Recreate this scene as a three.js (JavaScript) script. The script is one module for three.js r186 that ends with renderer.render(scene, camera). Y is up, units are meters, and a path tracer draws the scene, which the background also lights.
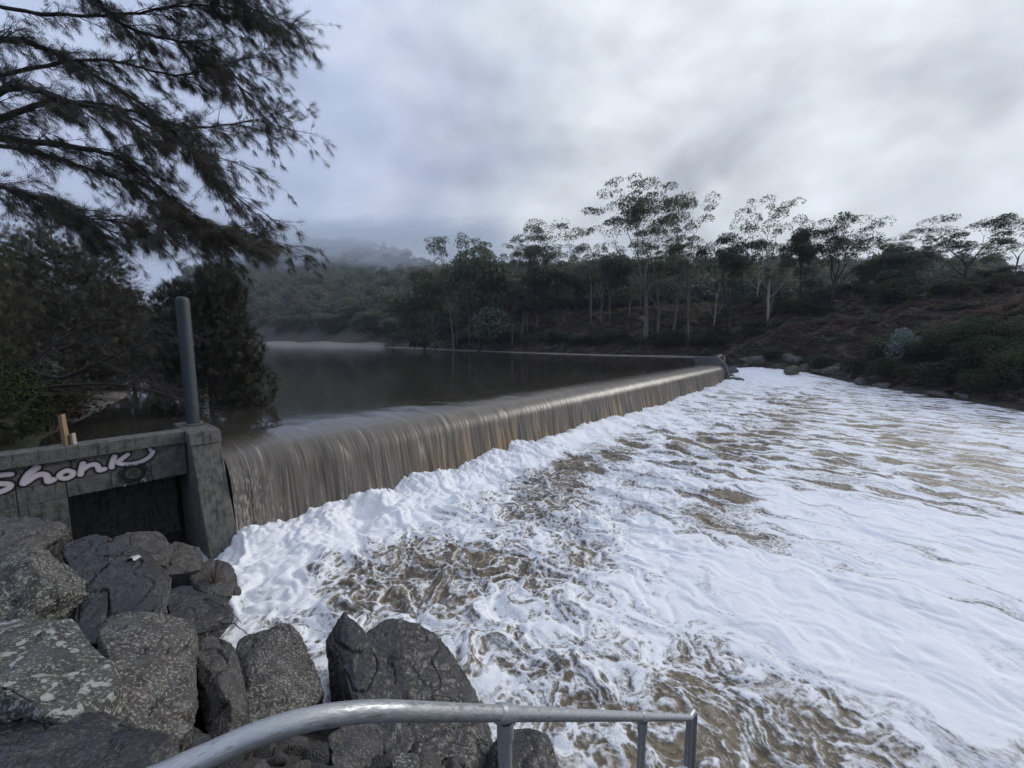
import * as THREE from 'three';
import { mergeGeometries, mergeVertices } from 'three/addons/utils/BufferGeometryUtils.js';
import { ConvexGeometry } from 'three/addons/geometries/ConvexGeometry.js';
import { createNoise2D, createNoise3D } from 'simplex-noise';

// ---------- camera, sky, sun, exposure ----------
const scene = new THREE.Scene();
const camera = new THREE.PerspectiveCamera(87.66, 4 / 3, 0.05, 4000);
camera.position.set(0, 2.6, 0);
camera.rotation.set(-THREE.MathUtils.degToRad(6.28), 0, 0);
const renderer = new THREE.WebGLRenderer();
renderer.toneMapping = THREE.LinearToneMapping;
renderer.toneMappingExposure = 1.3;
renderer.shadowMap.enabled = true;

function rng(a) { return () => { a |= 0; a = (a + 0x6d2b79f5) | 0; let t = Math.imul(a ^ (a >>> 15), 1 | a); t = (t + Math.imul(t ^ (t >>> 7), 61 | t)) ^ t; return ((t ^ (t >>> 14)) >>> 0) / 4294967296; }; }
const n2 = createNoise2D(rng(11)), n3 = createNoise3D(rng(12));
const clamp = (x, a = 0, b = 1) => Math.min(b, Math.max(a, x));
const sm = (a, b, x) => { const t = clamp((x - a) / (b - a)); return t * t * (3 - 2 * t); };
const mix = (a, b, t) => a + (b - a) * t;
const fbm3 = (x, y, z, o = 4) => { let s = 0, a = 0.5; for (let i = 0; i < o; i++) { s += a * n3(x, y, z); x *= 2.03; y *= 2.03; z *= 2.03; a *= 0.5; } return s; };
const fbm2 = (x, y, o = 4) => { let s = 0, a = 0.5; for (let i = 0; i < o; i++) { s += a * n2(x, y); x = x * 2.03 + 7.1; y = y * 2.03 + 3.3; a *= 0.5; } return s; };

const SUN_AZ = 60, SUN_EL = 24;                       // degrees right of the view, above the horizon
const sunDir = new THREE.Vector3(Math.sin(SUN_AZ * Math.PI / 180) * Math.cos(SUN_EL * Math.PI / 180), Math.sin(SUN_EL * Math.PI / 180), -Math.cos(SUN_AZ * Math.PI / 180) * Math.cos(SUN_EL * Math.PI / 180));
{ // overcast sky: cloud deck, thinner and whiter towards the veiled sun
  const w = 1280, h = 640, data = new Float32Array(w * h * 4), d = new THREE.Vector3();
  for (let j = 0; j < h; j++) for (let i = 0; i < w; i++) {
    const th = ((i + 0.5) / w - 0.5) * 2 * Math.PI, ph = ((j + 0.5) / h - 0.5) * Math.PI;
    d.set(Math.cos(ph) * Math.cos(th), Math.sin(ph), Math.cos(ph) * Math.sin(th));
    const y = Math.max(d.y, 0.0), o = (j * w + i) * 4;
    const near = 0.5 + 0.5 * (d.x * sunDir.x + d.z * sunDir.z) / Math.hypot(sunDir.x, sunDir.z) / Math.max(0.25, Math.cos(ph));
    const qx = d.x * 1.9, qy = d.y * 3.6, qz = d.z * 1.9, wx = fbm3(qx + 4, qy, qz, 2), wz = fbm3(qx, qy + 9, qz, 2);
    const c = fbm3(qx * 1.25 + wx * 0.18, qy * 1.2 + wz * 0.12, qz * 1.25 + wz * 0.18, 6);
    const billow = fbm3(qx * 3.1 + wx * 0.3 + 31, qy * 2.9, qz * 3.1, 5);
    const sunny = sm(0.35, 1.0, clamp(near));
    const deck = 0.86 + 0.26 * y;                                         // overcast deck a little brighter overhead
    let l = deck * (1 + (0.16 + 0.20 * sunny) * c + (0.06 + 0.14 * sunny) * billow) * mix(0.79, 0.765, sunny);
    const cosSun = d.dot(sunDir); l *= 1 + 0.22 * Math.pow(clamp(cosSun), 6);
    const warm = sm(0.15, 1.0, sunny * 0.85 + 0.3 * c + 0.1);
    data[o] = l * mix(0.50, 0.70, warm); data[o + 1] = l * mix(0.585, 0.745, warm); data[o + 2] = l * mix(0.80, 0.79, warm); data[o + 3] = 1;
  }
  const sky = new THREE.DataTexture(data, w, h, THREE.RGBAFormat, THREE.FloatType);
  sky.mapping = THREE.EquirectangularReflectionMapping; sky.magFilter = THREE.LinearFilter; sky.minFilter = THREE.LinearFilter; sky.needsUpdate = true;
  scene.background = sky; scene.environment = sky;
}
const sun = new THREE.DirectionalLight(new THREE.Color(1, 0.96, 0.9), 1.3);
sun.position.copy(sunDir).multiplyScalar(150); sun.castShadow = true; sun.shadow.radius = 36; sun.shadow.mapSize.set(2048, 2048);
Object.assign(sun.shadow.camera, { left: -90, right: 90, top: 90, bottom: -90, near: 1, far: 500 });
scene.add(sun, sun.target);
scene.fog = new THREE.FogExp2(new THREE.Color(0.72, 0.80, 0.95), 0.00035);

// ---------- naming helpers ----------
const taken = new Map();
function numbered(name) { const k = taken.get(name) || 0; taken.set(name, k + 1); return k ? `${name}_${String(k).padStart(3, '0')}` : name; }
function tag(o, label, category, group, kind) { o.userData = { label, category }; if (group) o.userData.group = group; if (kind) o.userData.kind = kind; return o; }
function mesh(name, geometry, material, parent, kind) {
  const m = new THREE.Mesh(geometry, material); m.castShadow = m.receiveShadow = true;
  m.name = parent ? name : numbered(name); (parent || scene).add(m); if (kind) m.userData.kind = kind; return m;
}
function base(name, label, category, [x, y, z] = [0, 0, 0], turn = 0, group) {
  const g = new THREE.Group(); g.name = numbered(name); g.position.set(x, y, z); g.rotation.y = turn; scene.add(g); return tag(g, label, category, group);
}
function copyOf(proto, [x, y, z], turn, scale, label) {
  const c = proto.clone(); c.name = numbered(proto.name.replace(/_\d{3}$/, '')); c.userData = { ...proto.userData }; c.position.set(x, y, z); c.rotation.y = turn; Array.isArray(scale) ? c.scale.set(...scale) : c.scale.setScalar(scale); if (label) c.userData.label = label; scene.add(c); return c;
}
// triangle soup with flat leaves and tapered tubes
class Soup {
  constructor() { this.p = []; this.c = []; this.i = []; this.tint = [1, 1, 1]; }
  v(x, y, z) { this.p.push(x, y, z); this.c.push(...this.tint); return this.p.length / 3 - 1; }
  tube(pts, radii, sides = 6, cap = true) {
    const rings = []; let up = new THREE.Vector3(0.31, 0.2, 0.93).normalize(), t = new THREE.Vector3(), a = new THREE.Vector3(), b = new THREE.Vector3();
    for (let k = 0; k < pts.length; k++) {
      t.copy(pts[Math.min(k + 1, pts.length - 1)]).sub(pts[Math.max(k - 1, 0)]).normalize();
      a.copy(up).addScaledVector(t, -up.dot(t)); if (a.lengthSq() < 1e-4) a.set(1, 0, 0).addScaledVector(t, -t.x); a.normalize(); b.crossVectors(t, a); up.copy(a);
      const r = radii[k], ring = [];
      for (let q = 0; q < sides; q++) { const g = q / sides * Math.PI * 2, cs = Math.cos(g) * r, sn = Math.sin(g) * r; ring.push(this.v(pts[k].x + a.x * cs + b.x * sn, pts[k].y + a.y * cs + b.y * sn, pts[k].z + a.z * cs + b.z * sn)); }
      rings.push(ring);
    }
    for (let k = 0; k + 1 < rings.length; k++) for (let q = 0; q < sides; q++) { const q2 = (q + 1) % sides; this.i.push(rings[k][q], rings[k][q2], rings[k + 1][q], rings[k][q2], rings[k + 1][q2], rings[k + 1][q]); }
    if (cap) for (const [ring, flip] of [[rings[0], 1], [rings.at(-1), 0]]) for (let q = 1; q + 1 < sides; q++) flip ? this.i.push(ring[0], ring[q + 1], ring[q]) : this.i.push(ring[0], ring[q], ring[q + 1]);
  }
  leaf1(x, y, z, dx, dy, dz, sx, sy, sz) { const a = this.v(x + sx, y + sy, z + sz), b = this.v(x - sx, y - sy, z - sz), c = this.v(x + dx, y + dy, z + dz); this.i.push(a, b, c); }
  leaf(x, y, z, dx, dy, dz, sx, sy, sz) { // a pointed quad: along d, across s
    const a = this.v(x, y, z), b = this.v(x + dx * 0.45 + sx, y + dy * 0.45 + sy, z + dz * 0.45 + sz), c = this.v(x + dx, y + dy, z + dz), d = this.v(x + dx * 0.45 - sx, y + dy * 0.45 - sy, z + dz * 0.45 - sz);
    this.i.push(a, b, c, a, c, d);
  }
  needle(x, y, z, dx, dy, dz, w) { // a thin sliver
    const l = Math.hypot(dx, dz) || 1, sx = -dz / l * w, sz = dx / l * w;
    const a = this.v(x + sx, y, z + sz), b = this.v(x - sx, y, z - sz), c = this.v(x + dx, y + dy, z + dz); this.i.push(a, b, c);
  }
  build() {
    const g = new THREE.BufferGeometry(); g.setAttribute('position', new THREE.Float32BufferAttribute(this.p, 3)); g.setAttribute('color', new THREE.Float32BufferAttribute(this.c, 3));
    g.setIndex(this.i); g.computeVertexNormals(); return g;
  }
}
const V = (x, y, z) => new THREE.Vector3(x, y, z);
const mat = (r, g, b, roughness = 0.9, extra = {}) => new THREE.MeshStandardMaterial({ color: new THREE.Color(r, g, b), roughness, ...extra });
function dataTex(w, h, fill, srgb, repeat) {
  const d = new Uint8Array(w * h * 4); const c = [0, 0, 0];
  const enc = srgb ? (x) => { x = clamp(x); return Math.round(255 * (x <= 0.0031308 ? 12.92 * x : 1.055 * Math.pow(x, 1 / 2.4) - 0.055)); } : (x) => Math.round(255 * clamp(x));
  for (let j = 0; j < h; j++) for (let i = 0; i < w; i++) { fill(i, j, c); const o = (j * w + i) * 4; d[o] = enc(c[0]); d[o + 1] = enc(c[1]); d[o + 2] = enc(c[2]); d[o + 3] = 255; }
  const t = new THREE.DataTexture(d, w, h); t.magFilter = THREE.LinearFilter; t.minFilter = THREE.LinearFilter; if (srgb) t.colorSpace = THREE.SRGBColorSpace;
  if (repeat) t.wrapS = t.wrapT = THREE.RepeatWrapping; t.needsUpdate = true; return t;
}
// seamless noise on a torus-like tile: blend of shifted copies
const tileN = (f) => (u, v) => { const k = sm(0.75, 1, u), l = sm(0.75, 1, v), row = (w) => k > 0 ? mix(f(u, w), f(u - 1, w), k) : f(u, w); return l > 0 ? mix(row(v), row(v - 1), l) : row(v); };

// ---------- the lie of the land ----------
// frame of the weir: s runs along the crest from the near pier, n points downstream
const AX = -6.9, AZ = -9.29, TX = 0.6573, TZ = -0.7536, NX = 0.7536, NZ = 0.6573, WEIR = 44.2, WTURN = Math.atan2(-TZ, TX);
const W = (s, n) => [AX + TX * s + NX * n, AZ + TZ * s + NZ * n];
const SN = (x, z) => [(x - AX) * TX + (z - AZ) * TZ, (x - AX) * NX + (z - AZ) * NZ];
const RES = [[-6.9, -9.29], W(WEIR, 0), [24.5, -47], [29.4, -57], [26.9, -60.5], [17, -66], [8.8, -73.5], [-4, -88], [-16, -103], [-30, -124], [-48, -147], [-85, -178], [-127, -206], [-200, -225], [-240, -215], [-170, -150], [-110, -98], [-62, -60], [-38, -40], [-24, -26], [-17.5, -18], [-14.2, -13.2], [-12.2, -10.2], [-10.4, -8.5], W(-3.2, -0.8), W(-0.9, -0.7)];
const RIV = [[0, 0], [-0.6, 1.5], [-1.3, 3.2], [-1.0, 5], [-0.4, 6.6], [0.7, 8.8], [2.3, 11], [4.3, 13.4], [8, 20], [14, 34], [20, 60], [46, 60], [37, 30], [38.3, 19.4], [42.5, 16.6], [48.5, 12.8], [52.4, 8.9], [54, 6.1], [53.7, -0.6], [48, -1], [WEIR, 0]].map(([s, n]) => W(s, n));
function polyDist(P, x, z) { // negative inside
  let d = 1e9, inside = false;
  for (let i = 0, j = P.length - 1; i < P.length; j = i++) {
    const [ax, az] = P[i], [bx, bz] = P[j]; if ((az > z) !== (bz > z) && x < (bx - ax) * (z - az) / (bz - az) + ax) inside = !inside;
    const ex = bx - ax, ez = bz - az, t = clamp(((x - ax) * ex + (z - az) * ez) / (ex * ex + ez * ez)); d = Math.min(d, (x - ax - ex * t) ** 2 + (z - az - ez * t) ** 2);
  }
  return inside ? -Math.sqrt(d) : Math.sqrt(d);
}
function level(s, n) { // river surface: heaped foam in the far corner by the bank
  const far = sm(24, 52, s); const corner = sm(40, 54, s) * (1 - sm(3, 13, n));
  return -2.15 + 0.25 * far + 1.05 * corner;
}
function ground(x, z) {
  const [s, n] = SN(x, z), dRes = polyDist(RES, x, z), dRiv = polyDist(RIV, x, z);
  const right = sm(-8, 8, -0.66 * (z + 26) + 0.75 * (x - 7.6));
  const rough = fbm2(x * 0.11, z * 0.11, 4), bump = fbm2(x * 0.6 + 5, z * 0.6, 3);
  if (s > -0.4 && s < WEIR + 0.3 && Math.abs(n) < 2.2) return -3.2;
  if (s > -3.0 && s < 0.2 && n > -2.5 && n < 0.4) return -2.45;
  if (dRes < 0) return 0.05 - Math.min(3, -dRes * 0.8);
  if (dRiv < 0) return level(s, n) - 0.25 - Math.min(1.5, -dRiv * 1.2);
  const d = Math.min(dRes, dRiv);
  const ridge = 11.2 + 44 * sm(-105, -340, z) + 2.5 * n2(x * 0.02, z * 0.02) - 5 * sm(35, 90, d) * sm(-120, -60, z);
  const peak = 112 * Math.exp(-(((x + 260) / 190) ** 2 + ((z + 640) / 150) ** 2));
  const capL = 0.5 + 0.03 * dRes + 40 * sm(60, 300, dRes), cap = mix(capL, ridge, right) + peak;
  const hRes = 0.05 + dRes * mix(0.10, 0.52, right), bank = s > 20 ? 0.62 : 0.95, lev = s > 20 ? level(s, n) - 0.1 : -2.35;
  const capV = s > 20 ? cap : -0.95 + 1.75 * sm(6.0, 10.8, n) + 0.02 * dRiv;
  const hRiv = lev + dRiv * bank;
  const soft = (a, c) => { const q = Math.max(a, 0) / c; return c * q / Math.pow(1 + q * q * q, 1 / 3) + Math.min(a, 0); };
  const near = s < 20 ? sm(-1.7, -0.9, n) : 0, hNear = Math.min(capV, hRiv);
  let h = near === 1 ? hNear : Math.min(soft(hRes, Math.max(cap, 0.5)), s > 20 ? soft(hRiv + 2.2, cap + 2.2) - 2.2 : Math.min(1.2, hRiv + 1.5));
  h = mix(h, hNear, near);
  h -= 1.5 * Math.exp(-(((s + 1.5) / 1.5) ** 2 + ((n - 0.6) / 1.3) ** 2)) * sm(-1.6, -0.9, n);
  return h + (rough * 1.6 + bump * 0.35) * sm(2, 12, d) + bump * 0.12 * sm(0, 1, d);
}
const BOULDERS = [
['flat grey-brown boulder slab lying on top below the graffiti wall','dry',[-6.22,-0.78,-4.75],[-0.36,1.23,0.36,-0.05,1.20,0.06,0.42,1.18,0.07,1.03,1.16,0.27,1.29,1.19,0.57,1.15,1.16,0.67,0.65,1.11,1.08,1.08,1.18,0.87,-1.64,0.13,-0.63,-1.34,0.09,-0.92,-0.89,0.07,-0.92,-0.28,0.06,-0.72,-0.01,0.08,-0.42,-0.15,0.06,-0.32,-0.66,0.00,0.09,-0.22,0.08,-0.12]],
['blocky boulder with a pitted dark face and pale lichen rim','lichen',[-4.98,-0.98,-3.89],[-0.31,1.42,0.41,0.18,1.47,0.35,0.30,1.53,0.09,0.57,1.42,0.15,0.85,1.25,0.22,0.93,1.10,0.34,0.93,1.04,0.55,0.87,1.13,0.69,0.40,1.19,0.93,0.61,1.50,0.40,-1.37,0.38,-0.42,-0.88,0.43,-0.48,-0.77,0.48,-0.73,-0.50,0.37,-0.67,-0.22,0.21,-0.60,-0.14,0.07,-0.49,-0.14,0.00,-0.28,-0.19,0.09,-0.14,-0.67,0.15,0.11,-0.45,0.46,-0.43]],
['long dark wet boulder slab with a white fleck on top','wet',[-4.59,-1.14,-4.37],[-0.54,1.37,0.00,-0.18,1.41,-0.15,0.08,1.35,-0.09,0.62,1.23,0.07,0.87,1.13,0.33,1.25,1.15,0.93,1.08,1.13,1.14,0.86,1.13,1.14,0.44,1.22,0.72,0.27,1.29,0.41,-1.47,0.23,-0.90,-1.13,0.26,-1.05,-0.87,0.21,-0.99,-0.34,0.10,-0.83,-0.09,0.00,-0.57,0.30,0.02,0.03,0.13,0.00,0.24,-0.10,0.00,0.24,-0.51,0.10,-0.18,-0.68,0.16,-0.49]],
['tall speckled boulder whose steep side drops to the gap','speckle',[-3.18,-1.29,-3.23],[-0.37,1.40,-0.07,-0.22,1.36,-0.27,0.16,1.39,-0.22,0.40,1.20,0.00,0.71,1.12,0.41,0.94,1.14,0.76,0.93,1.39,1.14,0.42,1.48,0.78,0.06,1.51,0.47,0.60,1.41,0.63,-1.09,0.28,-0.80,-0.94,0.22,-1.00,-0.57,0.26,-0.95,-0.34,0.07,-0.73,-0.01,0.00,-0.32,0.22,0.01,0.03,0.20,0.24,0.41,-0.31,0.35,0.05,-0.67,0.39,-0.26,-0.13,0.29,-0.10]],
['broad boulder with large white lichen patches','patch',[-3.51,-0.81,-2.77],[-0.64,1.31,0.08,-0.16,1.26,-0.06,0.24,1.28,-0.02,0.60,1.20,0.19,1.07,1.17,0.50,1.15,1.13,0.60,0.91,1.26,0.69,0.51,1.47,0.87,0.50,1.33,0.43,-1.58,0.20,-0.65,-1.10,0.15,-0.80,-0.69,0.17,-0.75,-0.32,0.09,-0.54,0.17,0.05,-0.23,0.25,0.00,-0.13,-0.01,0.13,-0.04,-0.48,0.34,0.14,-0.43,0.22,-0.30]],
['low dark wet boulder under the lichen-patched one','wet',[-2.68,-0.73,-2.13],[-0.61,1.20,0.05,-0.03,1.16,0.01,0.37,1.14,0.06,0.77,1.12,0.16,1.00,1.05,0.37,0.76,1.22,0.66,0.25,1.22,0.66,0.37,1.19,0.31,-1.34,0.16,-0.52,-0.75,0.13,-0.56,-0.34,0.11,-0.51,0.07,0.09,-0.41,0.31,0.00,-0.20,0.04,0.15,0.09,-0.52,0.15,0.09,-0.35,0.16,-0.26]],
['narrow upright boulder wedged beside the tall speckled one','dry',[-2.84,-1.43,-3.56],[-0.23,1.03,-0.03,-0.24,1.05,-0.23,0.02,0.99,-0.13,0.28,0.86,0.09,0.51,0.78,0.40,0.60,0.82,0.65,0.44,0.90,0.69,0.14,0.95,0.43,0.32,1.03,0.42,-0.62,0.20,-0.54,-0.63,0.20,-0.74,-0.40,0.16,-0.63,-0.14,0.05,-0.42,0.09,0.00,-0.11,0.18,0.05,0.13,0.04,0.13,0.18,-0.25,0.16,-0.08,-0.09,0.24,-0.09]],
['square brown-grey boulder left of the foam-filled gap','speckle',[-2.86,-2.40,-4.40],[-0.43,1.40,0.06,-0.21,1.44,-0.14,0.05,1.48,-0.20,0.36,1.33,-0.03,0.74,1.11,0.35,0.74,1.20,0.79,0.45,1.37,1.07,0.14,1.42,0.77,0.03,1.50,0.41,0.53,1.35,0.57,-0.88,0.26,-0.67,-0.67,0.29,-0.87,-0.44,0.32,-0.92,-0.14,0.19,-0.76,0.24,0.00,-0.38,0.25,0.10,0.06,-0.02,0.27,0.34,-0.33,0.31,0.03,-0.44,0.37,-0.33,0.04,0.24,-0.16]],
['dark cracked boulder with a sharp upper corner at the water','wet',[-1.86,-2.91,-4.63],[-0.44,1.78,0.01,-0.32,1.88,-0.25,-0.04,1.81,-0.09,0.33,1.60,0.23,0.62,1.49,0.55,0.94,1.36,1.16,0.60,1.49,1.45,-0.08,1.49,0.65,-0.06,1.79,0.21,-0.77,0.39,-0.86,-0.65,0.47,-1.12,-0.39,0.41,-0.96,-0.02,0.22,-0.64,0.26,0.12,-0.33,0.59,0.00,0.29,0.25,0.11,0.58,-0.42,0.13,-0.23,-0.40,0.41,-0.66]],
['large dark slab boulder sloping into the foaming water','wetspeck',[-1.10,-3.69,-5.05],[-0.91,2.45,-0.01,-0.52,2.40,-0.26,-0.15,2.18,-0.29,0.20,1.87,-0.15,0.55,1.64,0.18,0.87,1.57,0.79,1.19,1.49,1.35,0.33,2.01,1.74,-0.14,2.18,0.87,-0.43,2.28,0.51,-1.07,0.91,-0.96,-0.70,0.84,-1.20,-0.34,0.63,-1.23,-0.01,0.35,-1.10,0.33,0.14,-0.77,0.65,0.09,-0.16,0.98,0.00,0.40,0.13,0.49,0.80,-0.34,0.69,-0.08,-0.62,0.78,-0.44]],
['small squared stone under the galvanised rail','dry',[-1.41,-1.61,-3.24],[-0.18,0.77,0.10,-0.07,0.70,-0.10,0.15,0.66,-0.09,0.31,0.66,0.21,0.23,0.74,0.50,0.02,0.80,0.45,-0.31,0.12,-0.26,-0.22,0.03,-0.45,-0.02,0.00,-0.45,0.13,0.03,-0.15,0.08,0.14,0.14,-0.12,0.19,0.09]],
['small rounded pale-edged stone under the galvanised rail','lichen',[-0.84,-1.14,-2.87],[-0.11,0.43,0.06,-0.06,0.41,-0.03,0.06,0.41,-0.03,0.14,0.40,0.07,0.16,0.44,0.27,-0.00,0.49,0.31,-0.15,0.04,-0.15,-0.11,0.00,-0.24,-0.01,0.00,-0.24,0.06,0.01,-0.15,0.08,0.07,0.05,-0.05,0.12,0.09]],
['broken flat rock at the foot of the weir pier','dry',[-5.77,-2.72,-7.35],[-0.35,0.94,0.19,-0.37,0.95,-0.21,0.05,0.89,-0.21,0.39,0.75,0.01,0.74,0.62,0.43,0.70,0.70,0.82,0.28,0.80,0.81,-0.69,0.26,-0.33,-0.75,0.24,-0.73,-0.39,0.18,-0.73,-0.08,0.08,-0.51,0.27,0.00,-0.10,0.27,0.10,0.29,-0.09,0.19,0.28]],
['cracked dark rock beside the foam below the weir pier','wet',[-5.18,-2.53,-6.26],[-0.43,0.87,0.09,-0.34,0.81,-0.20,0.18,0.67,-0.19,0.56,0.60,0.02,0.62,0.62,0.42,0.50,0.66,0.72,0.20,0.81,0.70,-0.72,0.24,-0.35,-0.68,0.16,-0.64,-0.24,0.04,-0.63,0.11,0.00,-0.43,0.20,0.06,-0.03,0.14,0.11,0.27,-0.12,0.24,0.25]],
['dim boulder in the shadowed recess below the graffiti wall','dry',[-7.05,-2.04,-7.33],[-0.27,0.96,0.29,-0.20,1.00,-0.02,0.19,0.88,-0.10,0.59,0.71,0.12,0.89,0.65,0.62,0.56,0.75,0.92,-0.78,0.25,-0.32,-0.76,0.27,-0.62,-0.43,0.15,-0.71,-0.06,0.02,-0.49,0.27,0.00,0.01,0.01,0.11,0.30]],
['rounded rock in the shadowed recess against the pier','dry',[-6.52,-2.26,-7.51],[-0.26,0.80,0.21,-0.20,0.84,-0.09,0.12,0.67,-0.18,0.51,0.56,0.14,0.67,0.48,0.55,0.33,0.64,0.73,-0.58,0.25,-0.24,-0.57,0.26,-0.54,-0.31,0.10,-0.63,0.06,0.03,-0.32,0.25,0.00,0.09,-0.03,0.15,0.27]],
['dark rough rock in the gap behind the narrow upright boulder','wet',[-4.49,-1.80,-5.16],[-0.36,0.81,-0.08,-0.27,0.80,-0.28,0.12,0.73,-0.07,0.59,0.70,0.43,0.80,0.73,0.83,0.48,0.83,0.72,-0.77,0.07,-0.60,-0.71,0.04,-0.80,-0.35,0.00,-0.59,0.11,0.02,-0.09,0.33,0.06,0.31,0.04,0.15,0.20]],
['small dark rock between the square boulder and the rail','wet',[-2.50,-1.09,-2.70],[-0.12,0.75,0.11,-0.03,0.70,-0.09,0.23,0.66,-0.03,0.51,0.78,0.41,0.24,0.83,0.50,-0.43,0.10,-0.25,-0.37,0.03,-0.44,-0.12,0.00,-0.39,0.17,0.15,0.05,-0.08,0.21,0.14]],
['dark rock half covered by white water under the rail','wet',[0.12,-2.81,-3.99],[-0.38,1.08,0.14,-0.03,0.97,-0.15,0.29,0.94,-0.10,0.37,0.97,0.30,0.05,0.97,0.65,-0.33,1.06,0.64,-0.33,0.15,-0.36,-0.01,0.02,-0.64,0.27,0.00,-0.59,0.35,0.07,-0.20,0.06,0.10,0.15,-0.29,0.18,0.14]]
];

// ---------- ground ----------
const grainTex = (() => { const g = tileN((u, v) => 0.5 + 0.5 * (0.7 * fbm2(u * 14, v * 14, 5) + 0.5 * n2(u * 90, v * 90) * 0.6)); return dataTex(512, 512, (i, j, c) => { const q = 0.55 + 0.55 * g(i / 512, j / 512); c[0] = q; c[1] = q; c[2] = q; }, true, true); })();
{
  const N = 360, P = [], C = [], U = [], I = [], map = (u) => 1100 * Math.sinh(u * 6) / Math.sinh(6);
  for (let j = 0; j <= N; j++) for (let i = 0; i <= N; i++) {
    const x = -2 + map(i / N * 2 - 1), z = -6 + map(j / N * 2 - 1), y = ground(x, z); P.push(x, y, z); U.push(x / 2.3, z / 2.3);
    const [s, n] = SN(x, z), a = fbm2(x * 0.23, z * 0.23, 4), b = fbm2(x * 0.05 + 9, z * 0.05, 3), e = n2(x * 1.3, z * 1.3);
    let r = 0.075, g = 0.058, l = 0.046;                                     // leaf litter and dead bracken
    const green = sm(0.05, 0.4, b + a * 0.5); r = mix(r, 0.05, green); g = mix(g, 0.058, green); l = mix(l, 0.035, green);
    const stone = 0.4 * sm(0.25, 0.5, a + e * 0.25); r = mix(r, 0.17, stone * 0.7); g = mix(g, 0.155, stone * 0.7); l = mix(l, 0.15, stone * 0.7);
    if (x < -14 && z > -95 && y < 1.5) { const k = sm(-0.3, 0.2, a); r = mix(r, 0.2, k); g = mix(g, 0.185, k); l = mix(l, 0.18, k); }
    const mul = s < 20 && n > -0.45 ? 0.55 : 1; C.push(r * mul, g * mul, l * mul);
  }
  for (let j = 0; j < N; j++) for (let i = 0; i < N; i++) { const a = j * (N + 1) + i, b = a + N + 1; I.push(a, b, a + 1, b, b + 1, a + 1); }
  const g = new THREE.BufferGeometry(); g.setAttribute('position', new THREE.Float32BufferAttribute(P, 3)); g.setAttribute('color', new THREE.Float32BufferAttribute(C, 3)); g.setAttribute('uv', new THREE.Float32BufferAttribute(U, 2)); g.setIndex(I); g.computeVertexNormals();
  const m = mesh('terrain', g, new THREE.MeshStandardMaterial({ vertexColors: true, map: grainTex, bumpMap: grainTex, bumpScale: 0.05, roughness: 0.95 }));
  tag(m, 'brown littered ground of the river banks and wooded hills', 'ground', null, 'structure');
}
console.log('terrain');
// pale strip of silt at the far waterline
{
  const pts = RES.slice(3, 14), P = [], I = [], r = rng(77); let k = 0;
  for (let q = 0; q + 1 < pts.length; q++) { const [ax, az] = pts[q], [bx, bz] = pts[q + 1], L = Math.hypot(bx - ax, bz - az), m = Math.ceil(L / 1.5);
    for (let t = 0; t < m; t++) { const f = t / m, x = mix(ax, bx, f), z = mix(az, bz, f), ox = (bz - az) / L, oz = -(bx - ax) / L, w = (q > 6 ? 3.5 : 0.55) * (0.8 + 0.3 * n2(x * 0.04, z * 0.04)); 
      P.push(x + ox * 0.9, -0.1, z + oz * 0.9, x + ox * 0.3, 0.1, z + oz * 0.3, x - ox * w, q > 6 ? 0.3 + 0.5 * w : 0.17 + 0.06 * r(), z - oz * w, x - ox * (w + 0.7), -0.25, z - oz * (w + 0.7)); k++; } }
  for (let q = 0; q + 1 < k; q++) for (let e = 0; e < 3; e++) { const a = q * 4 + e, b = a + 4; I.push(a, a + 1, b, a + 1, b + 1, b); }
  const g = new THREE.BufferGeometry(); g.setAttribute('position', new THREE.Float32BufferAttribute(P, 3)); g.setIndex(I); g.computeVertexNormals();
  tag(mesh('shore', g, mat(0.27, 0.23, 0.2, 0.95)), 'pale bare silt strip along the far waterline of the reservoir', 'shore', null, 'structure');
}

// ---------- reservoir ----------
const pondTop = 0.05;
const rippleTex = (() => { const f = tileN((u, v) => 0.5 + 0.32 * n2(u * 9, v * 9) + 0.2 * n2(u * 23, v * 17) + 0.1 * n2(u * 47, v * 41)); return dataTex(512, 512, (i, j, c) => { c[0] = c[1] = c[2] = f(i / 512, j / 512); }, false, true); })();
{
  // cut at n = -3.2, where the drawdown over the crest begins
  const sh = new THREE.Shape(); const P = RES.slice(2); const a = W(0.03, -3.2), b = W(WEIR + 3, -3.2);
  sh.moveTo(a[0], -a[1]); sh.lineTo(b[0], -b[1]); for (const [x, z] of P) sh.lineTo(x, -z); { const c = W(0.03, -0.7); sh.lineTo(c[0], -c[1]); } sh.closePath();
  const g = new THREE.ShapeGeometry(sh); g.rotateX(-Math.PI / 2); g.translate(0, pondTop, 0);
  const p = g.attributes.position, u = g.attributes.uv; for (let i = 0; i < p.count; i++) u.setXY(i, p.getX(i) / 7, p.getZ(i) / 7);
  const m = mesh('reservoir_water', g, new THREE.MeshPhysicalMaterial({ color: new THREE.Color(0.034, 0.031, 0.025), roughness: 0.035, ior: 1.38, bumpMap: rippleTex, bumpScale: 0.0035 }));
  tag(m, 'dark still reservoir water behind the weir mirroring the wooded shore', 'water', null, 'structure');
}
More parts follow.
